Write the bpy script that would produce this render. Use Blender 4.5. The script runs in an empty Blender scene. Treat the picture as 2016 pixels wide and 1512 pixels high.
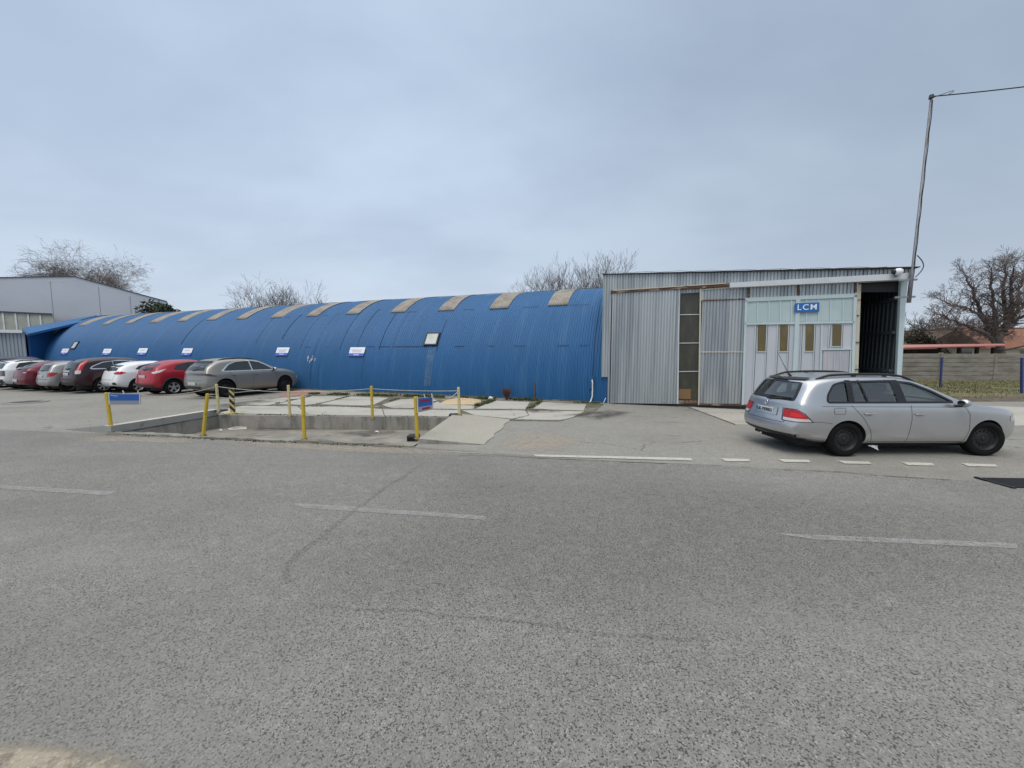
import bpy, bmesh, math, random
from mathutils import Vector, Matrix, noise
from mathutils.bvhtree import BVHTree
from mathutils.geometry import delaunay_2d_cdt

R = math.radians
sc = bpy.context.scene
COL = sc.collection
random.seed(7)

# ------------------------------------------------------------------ camera
CAMH, FPX, PITCH = 2.0, 757.0, R(4.83)
cam_d = bpy.data.cameras.new('camera')
cam_d.sensor_width = 36.0
cam_d.lens = FPX / 2016 * 36.0
cam_d.clip_start, cam_d.clip_end = 0.05, 3000
cam = bpy.data.objects.new('camera', cam_d)
COL.objects.link(cam)
cam.location = (0, 0, CAMH)
cam.rotation_euler = (R(90) - PITCH, 0, 0)
sc.camera = cam

# ------------------------------------------------------------------ sky and sun (overcast)
SUN_EL, SUN_AZ = R(58), R(200)
world = bpy.data.worlds.new('World')
sc.world = world
world.use_nodes = True
wn, wl = world.node_tree.nodes, world.node_tree.links
for n in list(wn): wn.remove(n)
def wnode(t, **kw):
    n = wn.new(t)
    for k, v in kw.items(): setattr(n, k, v)
    return n
w_out = wnode('ShaderNodeOutputWorld')
w_bg = wnode('ShaderNodeBackground')
w_bg.inputs['Strength'].default_value = 0.1
w_sky = wnode('ShaderNodeTexSky', sky_type='NISHITA')
w_sky.sun_disc = False
w_sky.sun_elevation = SUN_EL
w_sky.sun_rotation = SUN_AZ
w_sky.dust_density = 3.0
tc = wnode('ShaderNodeTexCoord')
sep = wnode('ShaderNodeSeparateXYZ')
wl.new(tc.outputs['Generated'], sep.inputs[0])
def wmath(op, a, b=None, clamp=False):
    n = wnode('ShaderNodeMath', operation=op, use_clamp=clamp)
    for i, x in enumerate((a, b)):
        if x is None: continue
        if isinstance(x, (int, float)): n.inputs[i].default_value = x
        else: wl.new(x, n.inputs[i])
    return n.outputs[0]
zc = wmath('MAXIMUM', sep.outputs['Z'], 0.0)
den = wmath('ADD', zc, 0.22)
comb = wnode('ShaderNodeCombineXYZ')
wl.new(wmath('DIVIDE', sep.outputs['X'], den), comb.inputs[0])
wl.new(wmath('DIVIDE', sep.outputs['Y'], den), comb.inputs[1])
def wnoise(scale, detail, rough, off):
    mp = wnode('ShaderNodeMapping'); mp.inputs['Location'].default_value = off
    mp.inputs['Scale'].default_value = (1.0, 1.35, 1.0)
    mp.inputs['Rotation'].default_value = (0, 0, R(35))
    wl.new(comb.outputs[0], mp.inputs['Vector'])
    n = wnode('ShaderNodeTexNoise'); n.inputs['Scale'].default_value = scale
    n.inputs['Detail'].default_value = detail; n.inputs['Roughness'].default_value = rough
    n.inputs['Distortion'].default_value = 0.25
    wl.new(mp.outputs[0], n.inputs['Vector'])
    return n.outputs['Fac']
cl = wmath('ADD', wmath('MULTIPLY', wnoise(0.75, 4, 0.5, (3.1, 1.7, 0)), 0.78), wmath('MULTIPLY', wnoise(2.1, 5, 0.55, (8.4, 2.2, 0)), 0.22))
ramp = wnode('ShaderNodeValToRGB')
ramp.color_ramp.interpolation = 'EASE'
ramp.color_ramp.elements[0].position = 0.33; ramp.color_ramp.elements[0].color = (0.45, 0.568, 0.745, 1)
ramp.color_ramp.elements[1].position = 0.67; ramp.color_ramp.elements[1].color = (0.60, 0.735, 0.91, 1)
wl.new(cl, ramp.inputs[0])
# a real overcast is palest near the horizon and much brighter overhead
hz = wmath('POWER', wmath('SUBTRACT', 1.0, zc, True), 4.0)
mixh = wnode('ShaderNodeMix', data_type='RGBA')
wl.new(wmath('MULTIPLY', hz, 0.66), mixh.inputs['Factor'])
# the cloud deck is thicker and greyer to the right
thick = wnode('ShaderNodeMapRange'); thick.interpolation_type = 'SMOOTHSTEP'; wl.new(sep.outputs['X'], thick.inputs['Value'])
thick.inputs['From Min'].default_value = -0.35; thick.inputs['From Max'].default_value = 0.75
thick.inputs['To Min'].default_value = 1.0; thick.inputs['To Max'].default_value = 0.74
rsc = wnode('ShaderNodeVectorMath', operation='SCALE'); wl.new(ramp.outputs[0], rsc.inputs[0]); wl.new(thick.outputs[0], rsc.inputs['Scale'])
wl.new(rsc.outputs[0], mixh.inputs['A'])
mixh.inputs['B'].default_value = (0.75, 0.825, 0.90, 1)
zen = wnode('ShaderNodeMapRange'); zen.interpolation_type = 'SMOOTHSTEP'
wl.new(zc, zen.inputs['Value'])
zen.inputs['From Min'].default_value = 0.66; zen.inputs['From Max'].default_value = 1.0
zen.inputs['To Min'].default_value = 10.0; zen.inputs['To Max'].default_value = 36.0
vm = wnode('ShaderNodeVectorMath', operation='SCALE')
wl.new(mixh.outputs['Result'], vm.inputs[0]); wl.new(zen.outputs[0], vm.inputs['Scale'])
# the thick cloud overhead is whiter than the part in view
wht = wnode('ShaderNodeMix', data_type='RGBA')
wz = wnode('ShaderNodeMapRange'); wz.interpolation_type = 'SMOOTHSTEP'; wl.new(zc, wz.inputs['Value'])
wz.inputs['From Min'].default_value = 0.70; wz.inputs['From Max'].default_value = 0.92
wl.new(wz.outputs[0], wht.inputs['Factor']); wl.new(mixh.outputs['Result'], wht.inputs['A']); wht.inputs['B'].default_value = (0.66, 0.655, 0.64, 1)
wl.new(wht.outputs['Result'], vm.inputs[0])
mixs = wnode('ShaderNodeMix', data_type='RGBA')
mixs.inputs['Factor'].default_value = 0.93
wl.new(w_sky.outputs[0], mixs.inputs['A']); wl.new(vm.outputs[0], mixs.inputs['B'])
wl.new(mixs.outputs['Result'], w_bg.inputs['Color'])
wl.new(w_bg.outputs[0], w_out.inputs[0])

sun_d = bpy.data.lights.new('sun', 'SUN')
sun_d.energy, sun_d.angle, sun_d.color = 1.5, R(34), (1.0, 0.90, 0.77)
sun = bpy.data.objects.new('sun', sun_d)
COL.objects.link(sun)
sun_dir = Vector((math.sin(SUN_AZ) * math.cos(SUN_EL), math.cos(SUN_AZ) * math.cos(SUN_EL), math.sin(SUN_EL)))
sun.rotation_euler = (-sun_dir).to_track_quat('-Z', 'Y').to_euler()
sc.view_settings.view_transform = 'Standard'
sc.view_settings.look = 'None'
sc.view_settings.exposure = 0.0
sc.view_settings.gamma = 1.0
sc.render.engine = 'CYCLES'
sc.cycles.max_bounces = 6
sc.cycles.transparent_max_bounces = 12

# ------------------------------------------------------------------ helpers: points
C0 = Vector((0, 0, CAMH))
def ray(px, py):
    a, b = (px - 1008) / FPX, (756 - py) / FPX
    return Vector((a, math.cos(PITCH) + b * math.sin(PITCH), -math.sin(PITCH) + b * math.cos(PITCH)))
def G(px, py, z=0.0):
    d = ray(px, py); return C0 + d * ((z - CAMH) / d.z)
def D(px, py, Y):
    d = ray(px, py); return C0 + d * (Y / d.y)

# hall frame: x along the hall (to the right), y away from the road, z up
VPX = -1050.0
HA = -(math.pi / 2 - math.atan((1008 - VPX) / (FPX / math.cos(PITCH))))
HU = Vector((math.cos(HA), math.sin(HA), 0)); HN = Vector((-math.sin(HA), math.cos(HA), 0))
HO = G(1185, 793)
def to_l(p):
    q = p - HO; return Vector((q.dot(HU), q.dot(HN), q.z))
def to_w(p):
    return HO + HU * p[0] + HN * p[1] + Vector((0, 0, p[2]))
def F(px, py, y=0.0):
    """pixel -> hall-local point on the plane at local depth y"""
    d = ray(px, py); o = to_l(C0); dl = Vector((d.dot(HU), d.dot(HN), d.z))
    return o + dl * ((y - o.y) / dl.y)
HR = 5.15
def HALL(px, py, rr=None):
    """pixel -> (x along the hall, arch angle) on the arched shell"""
    r0 = rr or HR
    d = ray(px, py); o = to_l(C0); dl = Vector((d.dot(HU), d.dot(HN), d.z))
    oy, oz = o.y - HR, o.z
    A = dl.y ** 2 + dl.z ** 2; B = 2 * (oy * dl.y + oz * dl.z); Cc = oy * oy + oz * oz - r0 * r0
    q = B * B - 4 * A * Cc
    t = (-B - math.sqrt(max(q, 0))) / (2 * A)
    p = o + dl * t
    return p.x, math.atan2(p.z, HR - p.y)
def ARCH(x, phi, r=None):
    r = r or HR
    return Vector((x, HR - r * math.cos(phi), r * math.sin(phi)))

# ------------------------------------------------------------------ helpers: materials
def mat(name, base, rough=0.7, metal=0.0, layers=(), bump=0.0, bscale=60.0, spec=0.5, coat=0.0, trans=None, bdetail=3, rvar=0.0, soft=False):
    """layers: (colour, scale, lo, hi, strength[, stretch xyz[, detail]]) noise layers mixed over the base"""
    m = bpy.data.materials.new(name); m.use_nodes = True
    nt = m.node_tree; N, L = nt.nodes, nt.links
    for n in list(N): N.remove(n)
    out = N.new('ShaderNodeOutputMaterial'); b = N.new('ShaderNodeBsdfPrincipled')
    L.new(b.outputs[0], out.inputs[0])
    b.inputs['Roughness'].default_value = rough; b.inputs['Metallic'].default_value = metal
    b.inputs['Specular IOR Level'].default_value = spec
    b.inputs['Coat Weight'].default_value = coat; b.inputs['Coat Roughness'].default_value = 0.06
    t = N.new('ShaderNodeTexCoord')
    cur = None
    def mix(fac, a, c):
        x = N.new('ShaderNodeMix'); x.data_type = 'RGBA'
        L.new(fac, x.inputs['Factor'])
        if a is None: x.inputs['A'].default_value = (*base, 1)
        else: L.new(a, x.inputs['A'])
        x.inputs['B'].default_value = (*c, 1)
        return x.outputs['Result']
    fac = None
    for i, ly in enumerate(layers):
        c, s, lo, hi, st = ly[:5]
        stretch = ly[5] if len(ly) > 5 and ly[5] else (1, 1, 1)
        det = ly[6] if len(ly) > 6 else 4
        mp = N.new('ShaderNodeMapping'); mp.inputs['Scale'].default_value = stretch
        mp.inputs['Location'].default_value = (i * 3.7, i * 1.9, i * 5.1)
        L.new(t.outputs['Object'], mp.inputs['Vector'])
        n = N.new('ShaderNodeTexNoise'); n.inputs['Scale'].default_value = s; n.inputs['Detail'].default_value = det
        n.inputs['Roughness'].default_value = 0.6
        L.new(mp.outputs[0], n.inputs['Vector'])
        r = N.new('ShaderNodeMapRange'); r.interpolation_type = 'SMOOTHSTEP'
        r.inputs['From Min'].default_value = lo; r.inputs['From Max'].default_value = hi
        r.inputs['To Max'].default_value = st
        L.new(n.outputs['Fac'], r.inputs['Value'])
        fac = r.outputs[0]
        cur = mix(fac, cur, c)
    if cur is None: b.inputs['Base Color'].default_value = (*base, 1)
    else: L.new(cur, b.inputs['Base Color'])
    if rvar and fac is not None:
        r2 = N.new('ShaderNodeMapRange'); L.new(fac, r2.inputs['Value'])
        r2.inputs['To Min'].default_value = rough; r2.inputs['To Max'].default_value = rough + rvar
        L.new(r2.outputs[0], b.inputs['Roughness'])
    if bump:
        n = N.new('ShaderNodeTexNoise'); n.inputs['Scale'].default_value = bscale; n.inputs['Detail'].default_value = bdetail
        L.new(t.outputs['Object'], n.inputs['Vector'])
        bp = N.new('ShaderNodeBump'); bp.inputs['Strength'].default_value = bump; bp.inputs['Distance'].default_value = 0.02
        L.new(n.outputs['Fac'], bp.inputs['Height']); L.new(bp.outputs[0], b.inputs['Normal'])
    if trans is not None:
        tr = N.new('ShaderNodeBsdfTransparent'); mx = N.new('ShaderNodeMixShader')
        n = N.new('ShaderNodeTexNoise'); n.inputs['Scale'].default_value = trans[0]; n.inputs['Detail'].default_value = 6
        n.inputs['Roughness'].default_value = 0.75
        L.new(t.outputs['Object'], n.inputs['Vector'])
        r = N.new('ShaderNodeMapRange'); r.inputs['From Min'].default_value = trans[1]; r.inputs['From Max'].default_value = trans[2]
        r.inputs['To Min'].default_value = trans[3]; r.inputs['To Max'].default_value = trans[4]
        L.new(n.outputs['Fac'], r.inputs['Value']); fo = r.outputs[0]
        if soft:
            at = N.new('ShaderNodeAttribute'); at.attribute_name = 'edge_fade'
            mu = N.new('ShaderNodeMath'); mu.operation = 'MULTIPLY'; L.new(fo, mu.inputs[0]); L.new(at.outputs['Fac'], mu.inputs[1]); fo = mu.outputs[0]
        L.new(fo, mx.inputs[0])
        L.new(tr.outputs[0], mx.inputs[1]); L.new(b.outputs[0], mx.inputs[2]); L.new(mx.outputs[0], out.inputs[0])
    return m

def ground_mat(name, base, dark, light, gscale=95.0, grain=0.75, patches=(), cracks=0.0, bump=0.5, crack_scale=0.45):
    """bituminous or concrete surface: stone grain, patches, cracks"""
    m = bpy.data.materials.new(name); m.use_nodes = True
    N, L = m.node_tree.nodes, m.node_tree.links
    b = N['Principled BSDF']; b.inputs['Roughness'].default_value = 0.88; b.inputs['Specular IOR Level'].default_value = 0.3
    t = N.new('ShaderNodeTexCoord')
    def nz(scale, det=3, rough=0.6, loc=(0, 0, 0), st=(1, 1, 1), dist=0.0):
        mp = N.new('ShaderNodeMapping'); mp.inputs['Location'].default_value = loc; mp.inputs['Scale'].default_value = st
        L.new(t.outputs['Object'], mp.inputs['Vector'])
        n = N.new('ShaderNodeTexNoise'); n.inputs['Scale'].default_value = scale; n.inputs['Detail'].default_value = det
        n.inputs['Roughness'].default_value = rough; n.inputs['Distortion'].default_value = dist
        L.new(mp.outputs[0], n.inputs['Vector']); return n.outputs['Fac']
    def rng(v, lo, hi, a=0.0, bb=1.0):
        r = N.new('ShaderNodeMapRange'); r.interpolation_type = 'SMOOTHSTEP'
        r.inputs['From Min'].default_value = lo; r.inputs['From Max'].default_value = hi
        r.inputs['To Min'].default_value = a; r.inputs['To Max'].default_value = bb
        L.new(v, r.inputs['Value']); return r.outputs[0]
    def mul(a, c):
        x = N.new('ShaderNodeMath'); x.operation = 'MULTIPLY'; L.new(a, x.inputs[0])
        if isinstance(c, float): x.inputs[1].default_value = c
        else: L.new(c, x.inputs[1])
        return x.outputs[0]
    def mix(f, a, c):
        x = N.new('ShaderNodeMix'); x.data_type = 'RGBA'; L.new(f, x.inputs['Factor'])
        if isinstance(a, tuple): x.inputs['A'].default_value = (*a, 1)
        else: L.new(a, x.inputs['A'])
        x.inputs['B'].default_value = (*c, 1); return x.outputs['Result']
    vo = N.new('ShaderNodeTexVoronoi'); vo.inputs['Scale'].default_value = gscale
    L.new(t.outputs['Object'], vo.inputs['Vector'])
    sepc = N.new('ShaderNodeSeparateColor'); L.new(vo.outputs['Color'], sepc.inputs[0])
    gn = nz(gscale * 0.55, 4, 0.7)
    big = nz(0.35, 4, 0.6, (4, 9, 0))
    cur = base
    cur = mix(rng(big, 0.38, 0.68, 0, 0.35), cur, tuple(0.5 * (x + y) for x, y in zip(base, dark)))
    cur = mix(rng(nz(6.0, 5, 0.7, (1, 5, 2)), 0.45, 0.75, 0, 0.30), cur, light)
    gd = mul(rng(gn, 0.50, 0.64), grain * 0.55)
    cur = mix(gd, cur, dark)
    cur = mix(mul(rng(sepc.outputs[0], 0.78, 0.86), grain), cur, dark)
    cur = mix(mul(rng(sepc.outputs[1], 0.86, 0.97), grain * 0.7), cur, light)
    for (c, s, lo, hi, st, loc, stretch) in patches:
        cur = mix(rng(nz(s, 5, 0.65, loc, stretch, 0.4), lo, hi, 0, st), cur, c)
    if cracks:
        wv = N.new('ShaderNodeVectorMath'); wv.operation = 'ADD'
        nn = N.new('ShaderNodeTexNoise'); nn.inputs['Scale'].default_value = 0.9; nn.inputs['Detail'].default_value = 5
        L.new(t.outputs['Object'], nn.inputs['Vector'])
        L.new(t.outputs['Object'], wv.inputs[0]); L.new(nn.outputs['Color'], wv.inputs[1])
        v2 = N.new('ShaderNodeTexVoronoi'); v2.feature = 'DISTANCE_TO_EDGE'; v2.inputs['Scale'].default_value = crack_scale
        L.new(wv.outputs[0], v2.inputs['Vector'])
        ln = rng(v2.outputs['Distance'], 0.002, 0.009, 1, 0)
        msk = rng(nz(0.5, 3, 0.6, (7, 3, 0)), 0.50, 0.62, 0, cracks)
        cur = mix(mul(ln, msk), cur, (0.03, 0.03, 0.03))
    L.new(cur, b.inputs['Base Color'])
    bp = N.new('ShaderNodeBump'); bp.inputs['Strength'].default_value = bump; bp.inputs['Distance'].default_value = 0.01
    L.new(gn, bp.inputs['Height']); L.new(bp.outputs[0], b.inputs['Normal'])
    return m

def glass_mat(name, tint, thru, rough=0.03):
    m = bpy.data.materials.new(name); m.use_nodes = True
    N, L = m.node_tree.nodes, m.node_tree.links
    for n in list(N): N.remove(n)
    out = N.new('ShaderNodeOutputMaterial'); mx = N.new('ShaderNodeMixShader'); tr = N.new('ShaderNodeBsdfTransparent')
    gl = N.new('ShaderNodeBsdfGlossy'); lw = N.new('ShaderNodeFresnel'); lw.inputs['IOR'].default_value = 1.52
    tr.inputs[0].default_value = (*[x * thru for x in tint], 1); gl.inputs['Roughness'].default_value = rough
    ad = N.new('ShaderNodeMath'); ad.operation = 'ADD'; ad.inputs[1].default_value = 0.13
    L.new(lw.outputs[0], ad.inputs[0]); L.new(ad.outputs[0], mx.inputs[0])
    L.new(tr.outputs[0], mx.inputs[1]); L.new(gl.outputs[0], mx.inputs[2]); L.new(mx.outputs[0], out.inputs[0])
    return m

# ------------------------------------------------------------------ helpers: meshes and objects
class MB:
    def __init__(self): self.v, self.f, self.mi = [], [], []
    def add(self, vs, fs, mi=0):
        o = len(self.v); self.v += [tuple(p) for p in vs]
        self.f += [tuple(o + i for i in f) for f in fs]; self.mi += [mi] * len(fs); return self
    def box(self, x0, y0, z0, x1, y1, z1, mi=0):
        v = [(x0, y0, z0), (x1, y0, z0), (x1, y1, z0), (x0, y1, z0), (x0, y0, z1), (x1, y0, z1), (x1, y1, z1), (x0, y1, z1)]
        return self.add(v, [(0, 3, 2, 1), (4, 5, 6, 7), (0, 1, 5, 4), (1, 2, 6, 5), (2, 3, 7, 6), (3, 0, 4, 7)], mi)
    def prism(self, pts, off, mi=0):
        n = len(pts); off = Vector(off); a = [Vector(p) for p in pts]
        v = a + [p + off for p in a]
        fs = [tuple(range(n)), tuple(range(2 * n - 1, n - 1, -1))] + [(i, i + n, (i + 1) % n + n, (i + 1) % n) for i in range(n)]
        return self.add(v, fs, mi)
    def poly(self, pts, mi=0): return self.add(pts, [tuple(range(len(pts)))], mi)
    def tube(self, path, rad, n=6, mi=0, cap=True):
        P = [Vector(p) for p in path]
        rr = rad if isinstance(rad, (list, tuple)) else [rad] * len(P)
        vs, fs = [], []
        t0 = (P[1] - P[0]).normalized()
        ref = Vector((0, 0, 1)) if abs(t0.z) < 0.9 else Vector((1, 0, 0))
        for i, p in enumerate(P):
            t = (P[min(i + 1, len(P) - 1)] - P[max(i - 1, 0)])
            t = t.normalized() if t.length > 1e-9 else t0
            a = t.cross(ref)
            if a.length < 1e-6: a = t.cross(Vector((0, 1, 0.3)))
            a.normalize(); b = t.cross(a)
            for k in range(n):
                q = 2 * math.pi * k / n
                vs.append(p + (a * math.cos(q) + b * math.sin(q)) * rr[i])
        for i in range(len(P) - 1):
            for k in range(n):
                fs.append((i * n + k, i * n + (k + 1) % n, (i + 1) * n + (k + 1) % n, (i + 1) * n + k))
        if cap:
            fs.append(tuple(range(n - 1, -1, -1))); fs.append(tuple((len(P) - 1) * n + k for k in range(n)))
        return self.add(vs, fs, mi)
    def lathe(self, prof, n, origin=(0, 0, 0), axis='y', mi=0):
        """prof: (radius, height along the axis)"""
        o = Vector(origin); vs, fs = [], []
        for r, h in prof:
            for k in range(n):
                q = 2 * math.pi * k / n; c, s = r * math.cos(q), r * math.sin(q)
                vs.append(o + (Vector((c, h, s)) if axis == 'y' else Vector((c, s, h)) if axis == 'z' else Vector((h, c, s))))
        for i in range(len(prof) - 1):
            for k in range(n):
                fs.append((i * n + k, i * n + (k + 1) % n, (i + 1) * n + (k + 1) % n, (i + 1) * n + k))
        return self.add(vs, fs, mi)
    def build(self, name, m, parent=None, smooth=False, bevel=0.0, loc=None, angle=None, recalc=True):
        me = bpy.data.meshes.new(name); me.from_pydata(self.v, [], self.f)
        ms = m if isinstance(m, (list, tuple)) else [m]
        for x in ms: me.materials.append(x)
        if len(ms) > 1: me.polygons.foreach_set('material_index', self.mi)
        if recalc:
            bm = bmesh.new(); bm.from_mesh(me); bmesh.ops.recalc_face_normals(bm, faces=bm.faces); bm.to_mesh(me); bm.free()
        if smooth:
            me.polygons.foreach_set('use_smooth', [True] * len(me.polygons))
            if angle: me.set_sharp_from_angle(angle=R(angle))
        me.update()
        o = bpy.data.objects.new(name, me); COL.objects.link(o)
        if parent: o.parent = parent
        if loc is not None: o.location = loc
        if bevel:
            b = o.modifiers.new('bevel', 'BEVEL'); b.width = bevel; b.segments = 2; b.limit_method = 'ANGLE'; b.angle_limit = R(40)
        return o

def tag(o, label=None, cat=None, group=None, kind=None):
    if label: o['label'] = label
    if cat: o['category'] = cat
    if group: o['group'] = group
    if kind: o['kind'] = kind
    return o
def thing(name, label, cat, loc=(0, 0, 0), rz=0.0, group=None):
    o = bpy.data.objects.new(name, None); o.empty_display_size = 0.2
    COL.objects.link(o); o.location = loc; o.rotation_euler = (0, 0, rz)
    return tag(o, label, cat, group)
def copy_tree(o, parent=None):
    c = o.copy(); COL.objects.link(c)
    if parent: c.parent = parent
    for ch in list(o.children): copy_tree(ch, c)
    return c
def lerp(a, b, t): return a + (b - a) * t
def interp(tab, x):
    if x <= tab[0][0]: return tab[0][1]
    for (x0, y0), (x1, y1) in zip(tab, tab[1:]):
        if x <= x1: return y0 + (y1 - y0) * (x - x0) / (x1 - x0)
    return tab[-1][1]
def text_mesh(txt, size, name, m, parent, M4, depth=0.004, bold=0.0, space=1.0):
    c = bpy.data.curves.new(name, 'FONT'); c.body = txt; c.size = size; c.extrude = depth; c.align_x = 'CENTER'; c.align_y = 'CENTER'
    c.offset = bold; c.space_character = space
    o = bpy.data.objects.new(name, c); COL.objects.link(o)
    dg = bpy.context.evaluated_depsgraph_get(); me = bpy.data.meshes.new_from_object(o.evaluated_get(dg))
    bpy.data.objects.remove(o); me.materials.clear(); me.materials.append(m)
    me.transform(M4)
    ob = bpy.data.objects.new(name, me); COL.objects.link(ob)
    if parent: ob.parent = parent
    return ob
def frame(o, x, y, z):
    return Matrix(((x[0], y[0], z[0], o[0]), (x[1], y[1], z[1], o[1]), (x[2], y[2], z[2], o[2]), (0, 0, 0, 1)))
# ------------------------------------------------------------------ materials
M = {}
M['asphalt'] = ground_mat('road_asphalt', (0.214, 0.210, 0.196), (0.042, 0.038, 0.035), (0.37, 0.36, 0.33), 128, 0.85,
    patches=[((0.135, 0.131, 0.118), 0.16, 0.46, 0.66, 0.45, (2, 5, 0), (0.6, 1.6, 1)), ((0.25, 0.245, 0.232), 0.5, 0.52, 0.75, 0.4, (5, 1, 0), (0.4, 1.4, 1))], cracks=0.0)
M['yard'] = ground_mat('yard_asphalt', (0.245, 0.237, 0.214), (0.095, 0.096, 0.084), (0.39, 0.38, 0.355), 70, 0.5,
    patches=[((0.165, 0.152, 0.132), 0.35, 0.5, 0.7, 0.55, (1, 2, 0), (0.5, 1.2, 1)), ((0.33, 0.315, 0.285), 0.8, 0.55, 0.8, 0.45, (9, 4, 0), (1, 1, 1))], cracks=0.85, crack_scale=0.6)
M['concrete'] = ground_mat('pale_concrete', (0.40, 0.386, 0.345), (0.18, 0.17, 0.15), (0.50, 0.485, 0.44), 60, 0.35,
    patches=[((0.22, 0.21, 0.185), 0.6, 0.5, 0.72, 0.6, (3, 2, 0), (0.5, 1.5, 1)), ((0.16, 0.15, 0.135), 1.5, 0.62, 0.78, 0.6, (6, 8, 0), (0.6, 1, 1))], cracks=0.6, bump=0.35)
M['ramp'] = ground_mat('ramp_concrete', (0.34, 0.325, 0.275), (0.19, 0.175, 0.15), (0.43, 0.41, 0.36), 60, 0.4,
    patches=[((0.30, 0.28, 0.24), 0.9, 0.5, 0.75, 0.5, (3, 2, 0), (1, 1, 1))], cracks=0.0, bump=0.4)
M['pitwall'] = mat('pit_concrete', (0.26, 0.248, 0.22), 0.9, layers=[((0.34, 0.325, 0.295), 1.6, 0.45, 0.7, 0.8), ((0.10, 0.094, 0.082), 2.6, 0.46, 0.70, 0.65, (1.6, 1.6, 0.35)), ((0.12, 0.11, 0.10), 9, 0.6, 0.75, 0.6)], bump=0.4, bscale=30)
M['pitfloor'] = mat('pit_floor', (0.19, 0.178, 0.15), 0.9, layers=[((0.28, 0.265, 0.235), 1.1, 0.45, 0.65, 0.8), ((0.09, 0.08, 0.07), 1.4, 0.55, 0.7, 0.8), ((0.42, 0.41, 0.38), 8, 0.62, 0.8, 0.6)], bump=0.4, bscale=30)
M['soil'] = mat('soil', (0.105, 0.085, 0.06), 0.95, layers=[((0.06, 0.045, 0.03), 3, 0.45, 0.6, 0.8), ((0.16, 0.13, 0.09), 11, 0.5, 0.7, 0.6)], bump=0.8, bscale=25)
M['joint'] = mat('dirt_joint', (0.12, 0.105, 0.08), 0.95, layers=[((0.20, 0.19, 0.165), 1.3, 0.48, 0.62, 0.8), ((0.07, 0.085, 0.03), 2.0, 0.5, 0.62, 0.6), ((0.05, 0.045, 0.035), 5, 0.5, 0.65, 0.7)], bump=0.6, bscale=30)
M['turf'] = mat('turf', (0.15, 0.132, 0.06), 0.95, layers=[((0.09, 0.10, 0.036), 0.9, 0.42, 0.6, 0.8), ((0.11, 0.085, 0.05), 1.6, 0.5, 0.66, 0.8)], bump=0.8, bscale=20)
M['sand'] = mat('sand', (0.46, 0.36, 0.23), 0.95, layers=[((0.34, 0.26, 0.16), 5, 0.45, 0.7, 0.6)], bump=0.6, bscale=18)
M['gravel'] = ground_mat('pale_gravel', (0.42, 0.38, 0.30), (0.20, 0.18, 0.14), (0.55, 0.51, 0.43), 80, 0.5, bump=0.5)
M['redpave'] = mat('red_paving', (0.27, 0.15, 0.12), 0.9, layers=[((0.36, 0.27, 0.23), 3, 0.45, 0.7, 0.6)], bump=0.3)
M['roadpaint'] = mat('road_paint', (0.50, 0.485, 0.43), 0.8, layers=[((0.42, 0.41, 0.37), 5, 0.45, 0.65, 0.7)], trans=(14, 0.34, 0.42, 0.0, 0.85))
M['fadedpaint'] = mat('faded_paint', (0.36, 0.36, 0.345), 0.85, layers=[((0.28, 0.28, 0.27), 5, 0.45, 0.65, 0.6)], trans=(20, 0.34, 0.58, 0.1, 0.66))
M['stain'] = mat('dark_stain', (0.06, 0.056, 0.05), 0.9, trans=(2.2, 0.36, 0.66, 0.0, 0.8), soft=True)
M['dust'] = mat('pale_dust', (0.42, 0.36, 0.29), 0.95, trans=(9.0, 0.30, 0.70, 0.0, 0.75), soft=True)

# ------------------------------------------------------------------ ground with the pit left open
EA, EB = G(219, 853), G(818, 878)           # road side of the pit
EC, ED = G(893, 822), G(430, 817)           # hall side of the pit
pit = [EA, EB, EC, ED]
far = [Vector((-900, -300, 0)), Vector((900, -300, 0)), Vector((900, 1500, 0)), Vector((-900, 1500, 0))]
mb = MB()
mb.add(far + pit, [(0, 1, 5, 4), (1, 2, 6, 5), (2, 3, 7, 6), (3, 0, 4, 7)])
tag(mb.build('ground', M['yard']), kind='structure')

def sheet(name, pts, m, z=0.004):
    mb = MB(); mb.poly([(p[0], p[1], z if len(p) < 3 or abs(p[2]) < 1e-6 else p[2] + z) for p in pts])
    return tag(mb.build(name, m), kind='structure')
def psheet(name, px, m, z=0.004): return sheet(name, [G(x, y) for x, y in px], m, z)

e3, e4, e5 = G(1150, 905), G(1540, 925), G(2016, 953)
el = EA + (EA - EB).normalized() * 90
er = e5 + (e5 - e4).normalized() * 90
gap = 0.10
road_pts = [el + Vector((0, -gap, 0)), EA + Vector((0, -gap, 0)), EB + Vector((0, -gap, 0)), e3, e4, e5, er, Vector((95, -60, 0)), Vector((-100, -60, 0))]
sheet('road', road_pts, M['asphalt'], 0.006)

# pit: floor, four walls, front lip
PD = -0.40; PD0 = PD
mb = MB()
fl = [Vector((p.x, p.y, PD)) for p in pit]
mb.poly(fl, 1)
for i in range(4):
    a, b = pit[i], pit[(i + 1) % 4]
    n = 14
    for k in range(n):
        p, q = a.lerp(b, k / n), a.lerp(b, (k + 1) / n)
        mb.poly([p, q, Vector((q.x, q.y, PD)), Vector((p.x, p.y, PD))], 0)
tag(mb.build('pit', [M['pitwall'], M['pitfloor']]), kind='structure')
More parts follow.
